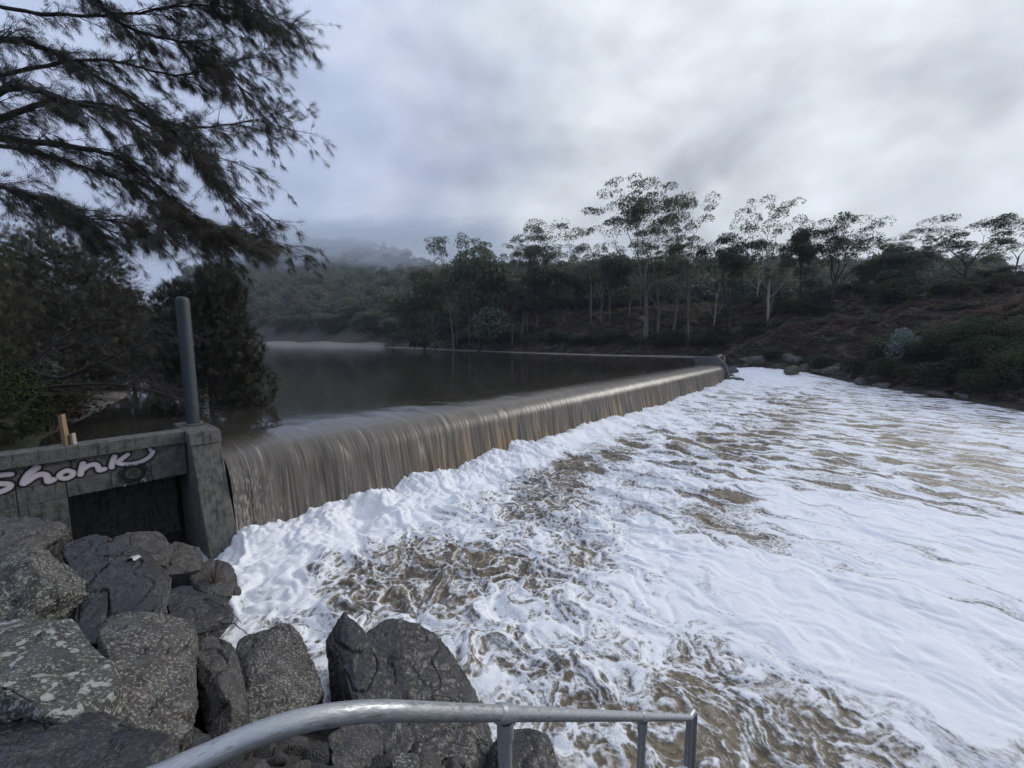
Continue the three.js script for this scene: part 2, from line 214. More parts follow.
// ---------- water going over the crest ----------
{
  const prof = []; // n, y
  for (let k = 0; k <= 20; k++) { const t = k / 20, n = -3.2 + 2.9 * t; prof.push([n, pondTop - 0.10 * Math.pow(t, 3)]); }
  for (let k = 1; k <= 14; k++) { const a = k / 14 * 1.3; prof.push([-0.3 + 0.85 * Math.sin(a), -0.05 - 0.85 * (1 - Math.cos(a)) - 0.01]); }
  const last = prof.at(-1); for (let k = 1; k <= 18; k++) { const t = k / 18; prof.push([last[0] + 0.36 * t, last[1] - 1.75 * t]); }
  const M = 740, K = prof.length, P = [], U = [], I = [];
  let len = [0]; for (let k = 1; k < K; k++) len.push(len[k - 1] + Math.hypot(prof[k][0] - prof[k - 1][0], prof[k][1] - prof[k - 1][1]));
  const L = len.at(-1);
  for (let i = 0; i <= M; i++) {
    const s = 0.02 + (WEIR - 0.04) * i / M;
    const e = 1 - 0.5 * sm(0.9, 0, s);
    for (let k = 0; k < K; k++) {
      const fall = sm(3.3, 5.6, len[k]); let [n, y] = prof[k];
      const rope = 0.016 * n2(s * 2.4 + 0.2 * n2(s, len[k] * 0.7), len[k] * 0.10) + 0.016 * n2(s * 6.5 + 3, len[k] * 0.15) + 0.008 * n2(s * 14 + 9, len[k] * 0.4);
      const thin = 0.022 * sm(18, 30, s) * n2(s * 1.1 + 40, 0.3);
      const dn = (rope + thin) * fall * 1.2 + 0.09 * fall * n2(s * 0.23, 2.2); n += dn; y += 0.008 * n2(s * 0.8, n * 0.7) * sm(0.3, 2, len[k]) - 0.10 * sm(1.4, 0, s) * sm(2, 3.2, len[k]);
      n -= (1 - e) * 0.3 * fall;
      const [x, z] = W(s, n); P.push(x, y, z); U.push(s / WEIR, len[k] / L);
    }
  }
  for (let i = 0; i < M; i++) for (let k = 0; k + 1 < K; k++) { const a = i * K + k, b = a + K; I.push(a, a + 1, b, a + 1, b + 1, b); }
  const g = new THREE.BufferGeometry(); g.setAttribute('position', new THREE.Float32BufferAttribute(P, 3)); g.setAttribute('uv', new THREE.Float32BufferAttribute(U, 2)); g.setIndex(I); g.computeVertexNormals();
  // silt-brown water drawn into ropes and threads; ochre where it runs thin, white where air is caught
  const paint = (want) => (i, j, c) => {
    const s = i / 2048 * WEIR, t = j / 512 * L, fall = sm(1.4, 3.3, t);
    const a = n2(s * 2.6 + 0.25 * n2(s * 1.1, t * 0.6), t * 0.12), b = n2(s * 8 + 5, t * 0.22), d = n2(s * 21, t * 0.5), thread = Math.pow(clamp(1 - Math.abs(n2(s * 3.3 + 11, t * 0.1)) * 5), 2) * sm(0.1, 0.6, n2(s * 0.9, t * 0.4 + 3) + 0.3);
    const speck = n2(s * 26, t * 3.2), edge = sm(1.1, 0.15, s + 0.35 * n2(s * 4, t * 1.4));
    if (want === 'r') { c[0] = c[1] = c[2] = mix(0.06, 0.36, sm(1.6, 3.6, t)); return; }
    if (want === 'h') { const q = 0.5 + fall * (0.22 * a + 0.14 * b + 0.12 * d) + 0.08 * fall * speck; c[0] = c[1] = c[2] = q; return; }
    const ochre = sm(0.0, 0.5, a * 0.4 + b * 0.3 + (t - 4.6) * 0.45 + 0.3 * n2(s * 0.35, 7)) * sm(3, 8, s) * fall;
    let r = mix(0.042, 0.14, fall), gg = mix(0.038, 0.122, fall), l = mix(0.030, 0.104, fall);
    r = mix(r, 0.25, ochre * 0.75); gg = mix(gg, 0.165, ochre * 0.75); l = mix(l, 0.08, ochre * 0.75);
    const tone = 1 + (0.28 * a + 0.3 * b + 0.26 * d) * sm(2.9, 3.8, t); r *= tone; gg *= tone; l *= tone;
    const w = clamp(fall * (0.5 * thread + 0.55 * edge * sm(-0.1, 0.5, speck + d * 0.5) * sm(3.2, 4.4, t) + 0.4 * sm(0.45, 0.9, speck * 0.6 + b * 0.6) * sm(4, 5.5, t)));
    c[0] = mix(r, 0.55, w); c[1] = mix(gg, 0.5, w); c[2] = mix(l, 0.42, w);
  };
  const m = mesh('overflow_water', g, new THREE.MeshPhysicalMaterial({ map: dataTex(2048, 512, paint('c'), true), bumpMap: dataTex(2048, 512, paint('h'), false), bumpScale: 0.02, roughnessMap: dataTex(16, 256, (i, j, c) => paint('r')(i, j * 2, c), false), roughness: 1, ior: 1.38 }));
  tag(m, 'brown sheet of water curling over the weir crest in streaks', 'water', null, 'structure');
}
console.log('overflow');
// ---------- foaming river below ----------
const hash = (x, y) => { let h = Math.imul(x | 0, 374761393) + Math.imul(y | 0, 668265263); h = Math.imul(h ^ (h >>> 13), 1274126177); return (h ^ (h >>> 16)) >>> 0; };
function cells(x, y) { // F2 - F1
  const ix = Math.floor(x), iy = Math.floor(y); let a = 9, b = 9;
  for (let j = -1; j < 2; j++) for (let i = -1; i < 2; i++) { const h = hash(ix + i, iy + j), dx = ix + i + (h & 1023) / 1023 - x, dy = iy + j + ((h >>> 10) & 1023) / 1023 - y, d = dx * dx + dy * dy; if (d < a) { b = a; a = d; } else if (d < b) b = d; }
  return Math.sqrt(b) - Math.sqrt(a);
}
// [s, n, reach along s, reach along n, strength]: where the silty water boils up brown, and where the foam lies thick
const BOILS = [[1.5, 4.5, 1.7, 1.1, 0.62], [3.0, 5.6, 1.2, 0.9, 0.5], [0.9, 2.9, 0.35, 0.3, 0.4], [11.2, 3.4, 3.2, 0.9, 0.5], [7.2, 4.6, 1.6, 1.0, 0.52], [9.8, 8.7, 1.6, 0.9, 0.6], [5.0, 7.0, 0.8, 0.7, 0.3], [1.5, 9.7, 0.9, 0.7, 0.3], [2.6, 10.7, 1.0, 0.6, 0.3], [1.6, 8.6, 0.7, 0.5, 0.22], [3.3, 9.9, 0.9, 0.5, 0.24], [3.6, 11.4, 0.9, 0.5, 0.3], [0.4, 7.2, 0.5, 0.5, 0.3], [17, 6.5, 3, 1.3, 0.5], [24, 8, 5, 1.4, 0.42], [15, 10.5, 2, 1, 0.4], [26, 13, 4, 1.5, 0.35], [20, 14.5, 4, 1.2, 0.4], [33, 8, 5, 1.5, 0.35]];
const BANKS = [[3, 1.6, 3.2, 1.0, 0.7], [9, 1.5, 5, 0.8, 0.6], [22, 2.2, 2.6, 0.9, 0.5], [0.3, 2.2, 1, 1.2, 0.4], [0.3, 4.5, 0.8, 1.2, 0.45], [6.3, 12, 1.9, 3.0, 0.55], [11, 13, 3, 3.5, 0.5], [6, 8.6, 1.3, 1.3, 0.35], [48, 2, 6, 5, 0.7], [3.9, 8.2, 0.9, 0.6, 0.25]];
const G = (L, s, n) => { let t = 0; for (const [a, b, c, d, k] of L) { const q = ((s - a) / c) ** 2 + ((n - b) / d) ** 2; if (q < 7) t += k * Math.exp(-q); } return t; };
function river(x, z, fine) {
  const [s, n] = SN(x, z);
  const ws = 0.34 * n2(x * 0.8, z * 0.8) + 0.075 * n2(x * 2.5 + 4, z * 2.5), wn = 0.34 * n2(x * 0.8 + 50, z * 0.8) + 0.075 * n2(x * 2.5, z * 2.5 + 70);
  const f1 = n2(x * 7, z * 7), S = s + ws, Nn = n + wn, st = 0.6 * n2(S * 0.5, Nn * 0.15 + 3) + 0.4 * n2(S * 1.35 + 8, Nn * 0.4);
  const toe = Math.exp(-(((n - 0.95 - 0.25 * n2(s * 0.5, 1)) / (0.75 + 0.2 * n2(s * 0.31, 9))) ** 2)) * mix(1, 0.45, sm(12, 24, s)) * sm(-0.7, 0.25, s) * sm(WEIR + 1.5, WEIR, s);
  const boil = G(BOILS, s + ws * 0.7, n + wn * 0.7), bank = G(BANKS, s, n);
  const calm = sm(6.5, 10, n), str = n2(S * 1.7 + 60, Nn * 0.13) * 0.6 + n2(S * 4.2, Nn * 0.3 + 9) * 0.4;
  const M0 = 0.64 - 0.05 * calm + (0.26 + 0.08 * calm) * st + 0.2 * calm * str - boil + bank + toe * 0.8, M = M0 < 0.34 ? 0.34 + (M0 - 0.34) * 0.14 : M0;
  const afar = sm(7, 17, s + 0.5 * n), e1 = afar < 1 ? cells(S * 2.7 + 0.2 * n2(x * 4, z * 4), Nn * 1.8) : 0, e2 = cells(S * 6.1 + 0.2 * f1, Nn * 4.6 + 17), e3 = fine && afar < 1 ? cells(S * 14, Nn * 11 + 5) : 0.3, e4 = afar > 0 ? cells(S * 1.25, Nn * 0.42 + 40) : 0;
  const near0 = 0.42 * (1 - sm(0.0, 0.4, e1)) + 0.33 * (1 - sm(0.0, 0.5, e2)) + 0.25 * (1 - sm(0, 0.6, e3)), lace = afar > 0 ? mix(near0, 0.72 * (1 - sm(0.0, 0.5, e4)) + 0.28 * (1 - sm(0.0, 0.5, e2)), afar) : near0;
  const f2 = fine ? n2(x * 19, z * 19) : 0;
  const v = M + 0.72 * (lace - 0.34) + 0.09 * f1 + 0.08 * f2, foam = sm(0.30, 0.72, v), rg = 1 - 0.75 * calm;
  let y = level(s, n) + (1 - 0.62 * calm) * (0.10 * n2(S * 0.36, Nn * 0.25) + 0.075 * n2(S * 0.85 + 3, Nn * 0.55)) + rg * (0.05 * (2 * Math.abs(n2(S * 1.5, Nn * 0.95 + 5)) - 0.7) + 0.02 * n2(S * 3.4, Nn * 2.4)) + 0.007 * calm * str;
  y += toe * (0.32 + 0.14 * n2(s * 0.55 + 2, n * 0.5) + 0.09 * Math.abs(n2(x * 1.9, z * 1.9)) + 0.055 * Math.abs(n2(x * 4.6, z * 4.6)) + 0.04 * Math.abs(n2(x * 10, z * 10)) - 0.06) - boil * 0.05;
  const heap = clamp(M - 0.8, 0, 0.6);
  y += foam * (0.02 + (1 - calm) * heap * (0.07 * Math.abs(n2(x * 3.3 + 9, z * 3.3)) + 0.05 * Math.abs(n2(x * 7.7, z * 7.7))));
  return { foam, y, v, M, f1, f2, lace, str, calm };
}
{
  const X0 = -8.2, X1 = 14, Z0 = -17, Z1 = -1.4, FX0 = -9, FX1 = 61, FZ0 = -57, FZ1 = 27;
  const paint = (x0, x1, z0, z1, w, h, skip) => {
    const col = new Uint8Array(w * h * 4), bmp = new Uint8Array(w * h * 4), rgh = new Uint8Array(w * h * 4), enc = (x) => Math.round(255 * (x <= 0.0031308 ? 12.92 * x : 1.055 * Math.pow(x, 1 / 2.4) - 0.055));
    for (let j = 0; j < h; j++) for (let i = 0; i < w; i++) {
      const x = mix(x0, x1, (i + 0.5) / w), z = mix(z0, z1, (j + 0.5) / h), o = (j * w + i) * 4, [s, n] = SN(x, z);
      col[o + 3] = bmp[o + 3] = rgh[o + 3] = 255;
      if (n < -2 || n > 42 || s < -3 || s > 58 || skip(x, z)) { col[o] = col[o + 1] = col[o + 2] = 200; bmp[o] = bmp[o + 1] = bmp[o + 2] = 128; rgh[o + 1] = 200; continue; }
      const q = river(x, z, true), silt = 0.5 + 0.5 * n2(x * 1.7 + 20, z * 1.7), dk = 1 + 0.3 * q.f1 + 0.18 * q.f2;
      const F = q.foam * (0.62 + 0.38 * sm(0.45, 0.95, q.v + 0.3 * q.calm * q.str + 0.13 * q.calm * n2(SN(x, z)[0] * 9, SN(x, z)[1] * 1.3) + 0.08 * q.f2));
      const br = mix(0.13, 0.19, silt) * dk, bg = mix(0.105, 0.155, silt) * dk, bb = mix(0.075, 0.105, silt) * dk;
      col[o] = enc(clamp(mix(br, 0.84, F))); col[o + 1] = enc(clamp(mix(bg, 0.85, F))); col[o + 2] = enc(clamp(mix(bb, 0.87, F)));
      const b = 0.4 + 0.26 * q.foam + 0.10 * q.f1 * (1 - 0.6 * q.foam) + 0.07 * q.f2 * (1 - 0.4 * q.foam) + 0.035 * n2(x * 41, z * 41); bmp[o] = bmp[o + 1] = bmp[o + 2] = Math.round(255 * clamp(b));
      rgh[o + 1] = Math.round(255 * mix(0.58, 0.92, q.foam));
    }
    const mk = (d, srgb) => { const t = new THREE.DataTexture(d, w, h); t.magFilter = t.minFilter = THREE.LinearFilter; if (srgb) t.colorSpace = THREE.SRGBColorSpace; t.needsUpdate = true; return t; };
    return new THREE.MeshPhysicalMaterial({ map: mk(col, true), bumpMap: mk(bmp, false), bumpScale: 0.035, roughnessMap: mk(rgh, false), roughness: 1, ior: 1.34 });
  };
  const sheet = (x0, x1, z0, z1, step, keep) => {
    const nx = Math.round((x1 - x0) / step), nz = Math.round((z1 - z0) / step), P = [], U = [], id = new Int32Array((nx + 1) * (nz + 1)).fill(-1), I = [];
    const at = (i, j) => { const k = j * (nx + 1) + i; if (id[k] < 0) { const x = mix(x0, x1, i / nx), z = mix(z0, z1, j / nz); id[k] = P.length / 3; P.push(x, river(x, z, false).y, z); U.push(i / nx, j / nz); } return id[k]; };
    for (let j = 0; j < nz; j++) for (let i = 0; i < nx; i++) {
      const x = mix(x0, x1, (i + 0.5) / nx), z = mix(z0, z1, (j + 0.5) / nz); if (!keep(x, z)) continue;
      const a = at(i, j), b = at(i, j + 1), c = at(i + 1, j), d = at(i + 1, j + 1); I.push(a, b, c, b, d, c);
    }
    const g = new THREE.BufferGeometry(); g.setAttribute('position', new THREE.Float32BufferAttribute(P, 3)); g.setAttribute('uv', new THREE.Float32BufferAttribute(U, 2)); g.setIndex(I); g.computeVertexNormals(); return g;
  };
  const wet = (x, z) => { const [, n] = SN(x, z); return n > -1.6 && polyDist(RIV, x, z) < (SN(x, z)[0] > 20 ? 2.8 : 1.1) && n > (SN(x, z)[0] < WEIR ? -0.1 : -1.6); };
  const nearM = paint(X0, X1, Z0, Z1, 2048, 1440, (x, z) => SN(x, z)[1] < -0.3);
  console.log('foam near');
  const farM = paint(FX0, FX1, FZ0, FZ1, 1500, 1800, (x, z) => x > X0 + 0.3 && x < X1 - 0.3 && z > Z0 + 0.3 && z < Z1 - 0.3);
  console.log('foam far');
  const r = mesh('river_water', sheet(FX0, FX1, FZ0, FZ1, 0.125, (x, z) => wet(x, z) && !(x > X0 + 0.02 && x < X1 - 0.02 && z > Z0 + 0.02 && z < Z1 - 0.02)), farM);
  tag(r, 'white foaming flood water streaked with brown running down the river', 'water', null, 'structure');
  const c = mesh('river_water', sheet(X0, X1, Z0, Z1, 0.035, wet), nearM);
  tag(c, 'churning brown and white foam water below the near end of the weir', 'water', null, 'structure');
}
console.log('river');

// ---------- concrete: weir, piers, graffiti wall ----------
const concreteTex = (() => { const f = tileN((u, v) => fbm2(u * 6, v * 6, 6)), k = tileN((u, v) => n2(u * 70, v * 70)), st = tileN((u, v) => fbm2(u * 16, v * 2.2 + 5, 4)); return dataTex(768, 768, (i, j, c) => { const u = i / 768, v = j / 768, q = 0.115 * (1 + 0.55 * f(u, v) + 0.12 * k(u, v)) * (1 - 0.5 * sm(0.05, 0.5, st(u, v))), m = sm(0.1, 0.45, f(v, u)); c[0] = q * mix(1, 0.72, m); c[1] = q * mix(0.985, 0.86, m); c[2] = q * mix(0.93, 0.6, m); }, true, true); })();
const concreteBump = (() => { const f = tileN((u, v) => fbm2(u * 30, v * 30, 5)); return dataTex(512, 512, (i, j, c) => { c[0] = c[1] = c[2] = 0.5 + 0.5 * f(i / 512, j / 512); }, false, true); })();
const concrete = new THREE.MeshStandardMaterial({ map: concreteTex, bumpMap: concreteBump, bumpScale: 0.012, roughness: 0.9 });
const capConcrete = concrete;
function boxUV(g, k = 0.6, ox = 0, oy = 0) { // uv in metres over the dominant axis of each face
  g = g.index ? g.toNonIndexed() : g; const p = g.attributes.position, nn = g.attributes.normal, uv = new Float32Array(p.count * 2);
  for (let i = 0; i < p.count; i += 3) { let nx = 0, ny = 0, nz = 0; for (let q = 0; q < 3; q++) { nx += Math.abs(nn.getX(i + q)); ny += Math.abs(nn.getY(i + q)); nz += Math.abs(nn.getZ(i + q)); }
    for (let q = i; q < i + 3; q++) { const x = p.getX(q), y = p.getY(q), z = p.getZ(q), [a, b] = ny > nx && ny > nz ? [x, z] : nx > nz ? [z, y] : [x, y]; uv[q * 2] = a * k + ox; uv[q * 2 + 1] = b * k + oy; } }
  g.setAttribute('uv', new THREE.BufferAttribute(uv, 2)); return g;
}
function prism(outline, width, bevel = 0.015) { // outline in (n, y), extruded along s from 0 to width
  const s = new THREE.Shape(outline.map(([a, b]) => new THREE.Vector2(a, b))); const g = new THREE.ExtrudeGeometry(s, { depth: width - 2 * bevel, bevelSize: bevel, bevelThickness: bevel, bevelSegments: 2, bevelOffset: -bevel });
  g.translate(0, 0, bevel); g.applyMatrix4(new THREE.Matrix4().set(0, 0, 1, 0, 0, 1, 0, 0, 1, 0, 0, 0, 0, 0, 0, 1)); // (n, y, s) -> local (s, y, n)
  const ix = g.index; if (!ix) { const p = g.attributes.position; for (let i = 0; i < p.count; i += 3) for (const at of [p, g.attributes.normal, g.attributes.uv]) for (let c = 0; c < at.itemSize; c++) { const t = at.array[(i + 1) * at.itemSize + c]; at.array[(i + 1) * at.itemSize + c] = at.array[(i + 2) * at.itemSize + c]; at.array[(i + 2) * at.itemSize + c] = t; } }
  g.computeVertexNormals(); return boxUV(g);
}
const atWeir = (s, n, y = 0) => { const [x, z] = W(s, n); return [x, y, z]; };
{
  const g = base('weir', 'long low concrete weir hidden under the sheet of brown water', 'weir', atWeir(0, 0, -3.4), WTURN);
  mesh('weir_body', prism([[-2.4, 0], [-2.2, 3.0], [-0.5, 3.14], [-0.1, 3.05], [0.08, 2.7], [0.15, 1.6], [0.5, 0]], WEIR).translate(0.0, 0, 0), concrete, g);
}
{
  const g = base('weir_pier', 'sloping dark concrete pier between the graffiti wall and the falling water', 'pier', atWeir(-0.58, 0, -3), WTURN);
  mesh('pier_body', prism([[-1.6, 0], [1.3, 0], [0.02, 3.22], [-1.6, 3.22]], 0.56, 0.02), concrete, g);
  mesh('pier_cap', prism([[-1.7, 3.223], [0.06, 3.223], [0.0, 3.5], [-1.7, 3.5]], 0.6, 0.02).translate(-0.02, 0, 0), capConcrete, g);
}
{
  const g = base('weir_pier', 'dark sloping end wall at the far end of the weir crest', 'pier', atWeir(WEIR + 0.02, 0, -3), WTURN);
  mesh('pier_body', prism([[-2.6, 0], [1.5, 0], [0.55, 3.0], [-0.2, 3.75], [-2.6, 3.75]], 0.5, 0.02), concrete, g);
  mesh('plank', boxUV(new THREE.BoxGeometry(1.7, 0.12, 0.3).rotateZ(0.1).translate(1.1, 3.86, -0.35)), mat(0.24, 0.2, 0.16), g);
  mesh('plank', boxUV(new THREE.BoxGeometry(1.5, 0.1, 0.14).rotateZ(0.95).rotateY(0.3).translate(0.9, 3.25, 0.2)), mat(0.22, 0.19, 0.15), g);
}
const wall = base('retaining_wall', 'dark concrete wall with a coping and white bubble-letter graffiti', 'wall', atWeir(-0.6, -0.45, -3), WTURN);
{
  mesh('wall_core', boxUV(new THREE.BoxGeometry(9, 0.7, 0.25).translate(-4.5, 2.83, -0.19)), concrete, wall);
  mesh('wall_core', boxUV(new THREE.BoxGeometry(7.08, 2.478, 0.25).translate(-5.46, 1.239, -0.19)), concrete, wall);
  mesh('recess_back', boxUV(new THREE.BoxGeometry(1.92, 2.478, 0.2).translate(-0.96, 1.239, -1.75)), concrete, wall);
  mesh('recess_side', boxUV(new THREE.BoxGeometry(0.2, 2.476, 1.33).translate(-2.02, 1.238, -0.984)), concrete, wall);
  mesh('recess_roof', boxUV(new THREE.BoxGeometry(2.12, 0.25, 1.53).translate(-1.06, 2.606, -1.084)), concrete, wall);
  mesh('coping', boxUV(new THREE.BoxGeometry(9.0, 0.25, 0.5, 30, 1, 1).translate(-4.502, 3.375, -0.14)), capConcrete, wall);
    const rows = [[2.83, 3.245], [2.48, 2.822], [1.7, 2.472], [0.4, 1.692]], r = rng(5);
  rows.forEach(([y0, y1], k) => { let s = 0; const off = k % 2 ? 0 : 0; for (let q = 0; q < (k ? 14 : 5); q++) { const w = k ? 0.632 : 1.8; if (k > 1 && q < 3) { s -= w; continue; } const g = boxUV(new THREE.BoxGeometry(w - 0.014, y1 - y0, 0.06).translate(s - w / 2, (y0 + y1) / 2, -0.03 - 0.006 * r()), 0.6, r(), r()); mesh('panel', g, concrete, wall); s -= w; } });
  // paint: bubble letters with a black outline
  const cv = document.createElement('canvas'); cv.width = 1152; cv.height = 243; const x = cv.getContext('2d');
  x.lineJoin = x.lineCap = 'round';
  const X = (s) => (s + 3.75) / 2.75 * 1152, Y = (y) => (0.34 - (y - 0.05) * 1.0) / 0.58 * 243;
  const strokes = [ // [width in metres, points (s, y)...] ; letters S h o n k
    [0.085, [-3.16, 0.17], [-3.34, 0.2], [-3.5, 0.13], [-3.47, 0.05], [-3.3, 0.03], [-3.17, -0.01], [-3.2, -0.1], [-3.4, -0.15], [-3.62, -0.14]],
    [0.1, [-2.84, 0.22], [-2.93, 0.15], [-3.0, 0.03], [-3.02, -0.04]], [0.095, [-2.98, -0.02], [-2.88, 0.07], [-2.76, 0.08], [-2.72, 0.0], [-2.73, -0.1], [-2.66, -0.07]],
    [0.08, [-2.47, 0.07], [-2.56, 0.04], [-2.58, -0.04], [-2.5, -0.1], [-2.4, -0.06], [-2.38, 0.02], [-2.47, 0.07]],
    [0.085, [-2.24, 0.16], [-2.27, 0.05], [-2.29, -0.06]], [0.085, [-2.27, 0.02], [-2.18, 0.1], [-2.07, 0.11], [-2.03, 0.04], [-2.03, -0.05], [-1.95, -0.03]],
    [0.085, [-1.78, 0.2], [-1.83, 0.08], [-1.84, -0.02]], [0.08, [-1.58, 0.2], [-1.68, 0.12], [-1.76, 0.06], [-1.66, 0.0], [-1.5, -0.03], [-1.35, 0.0], [-1.22, 0.08], [-1.17, 0.17]], [0.06, [-1.17, 0.17], [-1.22, 0.24]]];
  const draw = (grow, style) => { x.strokeStyle = style; for (const [w, ...pts] of strokes) { x.lineWidth = (w * 1.12 + grow) / 2.75 * 1152; x.beginPath(); x.moveTo(X(pts[0][0]), Y(pts[0][1])); for (let k = 1; k + 1 < pts.length; k++) { const [a, b] = pts[k], [c, d] = pts[k + 1]; x.quadraticCurveTo(X(a), Y(b), X((a + c) / 2), Y((b + d) / 2)); } x.lineTo(X(pts.at(-1)[0]), Y(pts.at(-1)[1])); x.stroke(); } };
  draw(0.065, '#040404'); draw(0, '#b9aeb4'); draw(-0.045, '#c9c0c6');
  const t = new THREE.CanvasTexture(cv); t.colorSpace = THREE.SRGBColorSpace; t.magFilter = THREE.LinearFilter;
  const p = mesh('graffiti', new THREE.PlaneGeometry(2.75, 0.58).translate(-2.375 + 0.6, 3.05, 0.004), new THREE.MeshStandardMaterial({ map: t, transparent: true, roughness: 0.7 }), wall); p.userData.label = 'white bubble letters outlined in black spray paint';
  const c2 = document.createElement('canvas'); c2.width = c2.height = 256; const y = c2.getContext('2d'), q = rng(9);
  y.fillStyle = '#0c0c0c'; y.beginPath(); y.ellipse(128, 118, 84, 76, 0, 0, 7); y.fill(); for (let k = 0; k < 260; k++) { const a = q() * 6.28, d = 70 + q() * 40; y.globalAlpha = 0.5; y.beginPath(); y.arc(128 + Math.cos(a) * d, 118 + Math.sin(a) * d * 0.9, 2 + q() * 6, 0, 7); y.fill(); }
  y.globalAlpha = 1; y.fillStyle = '#4e4d40'; y.beginPath(); y.ellipse(128, 112, 54, 48, 0, 0, 7); y.fill(); y.fillStyle = '#23221c'; for (let k = 0; k < 34; k++) { const a = q() * 6.28, d = Math.sqrt(q()) * 44; y.beginPath(); y.arc(128 + Math.cos(a) * d, 112 + Math.sin(a) * d * 0.85, 2 + q() * 6, 0, 7); y.fill(); }
  y.strokeStyle = '#a8a39a'; y.lineWidth = 9; y.lineCap = 'round'; for (const pts of [[[176, 196], [186, 180], [200, 186], [198, 212]], [[62, 214], [70, 196]]]) { y.beginPath(); y.moveTo(...pts[0]); pts.slice(1).forEach((e) => y.lineTo(...e)); y.stroke(); }
  const t2 = new THREE.CanvasTexture(c2); t2.colorSpace = THREE.SRGBColorSpace; t2.magFilter = THREE.LinearFilter;
  mesh('spray_mark', new THREE.PlaneGeometry(0.62, 0.62).translate(-0.92, 2.68, 0.0045), new THREE.MeshStandardMaterial({ map: t2, transparent: true, roughness: 0.7 }), wall);
}
// steel post and timber stakes
{
  const rust = (() => { const f = tileN((u, v) => fbm2(u * 7, v * 7, 5)); return dataTex(256, 512, (i, j, c) => { const q = f(i / 256, j / 512), k = sm(0.1, 0.5, q); c[0] = mix(0.055, 0.07, k); c[1] = mix(0.07, 0.066, k); c[2] = mix(0.083, 0.06, k); }, true, true); })();
  const [x, , z] = atWeir(-0.3, -1.12); const g = base('steel_post', 'tall weathered blue-grey steel post standing on the end of the wall', 'post', [x, 0.5, z]);
  const lathe = new THREE.LatheGeometry([[0.0, 0.0], [0.138, 0], [0.138, 3.02], [0.125, 3.09], [0.08, 3.13], [0, 3.14]].map(([a, b]) => new THREE.Vector2(a, b)), 28);
  mesh('shaft', lathe, new THREE.MeshStandardMaterial({ map: rust, roughness: 0.55, metalness: 0.25, bumpMap: concreteBump, bumpScale: 0.004 }), g);
  mesh('base_flange', new THREE.LatheGeometry([[0.139, 0], [0.21, 0], [0.21, 0.03], [0.139, 0.045]].map(([a, b]) => new THREE.Vector2(a, b)), 28), mat(0.09, 0.09, 0.09, 0.7), g);
  const wood = mat(0.26, 0.17, 0.1, 0.9);
  for (const [s, n, h, w, lab] of [[-2.43, -0.62, 0.62, 0.085, 'taller brown timber stake standing on the wall coping'], [-2.33, -0.6, 0.22, 0.07, 'short pale timber stake stub beside the taller stake']]) {
    const gg = new THREE.CylinderGeometry(w * 0.62, w * 0.7, h, 4, 6).rotateY(0.8).translate(0, h / 2, 0); const p = gg.attributes.position; for (let i = 0; i < p.count; i++) p.setXYZ(i, p.getX(i) + 0.006 * n3(p.getX(i) * 20, p.getY(i) * 6, 1) + p.getY(i) * -0.05, p.getY(i) + (p.getY(i) > h * 0.95 ? 0.03 * p.getX(i) / w : 0), p.getZ(i)); gg.computeVertexNormals();
    const m = mesh('timber_stake', gg, h > 0.4 ? wood : mat(0.36, 0.32, 0.27)); m.position.set(...atWeir(s, n, 0.5)); tag(m, lab, 'stake');
  }
}
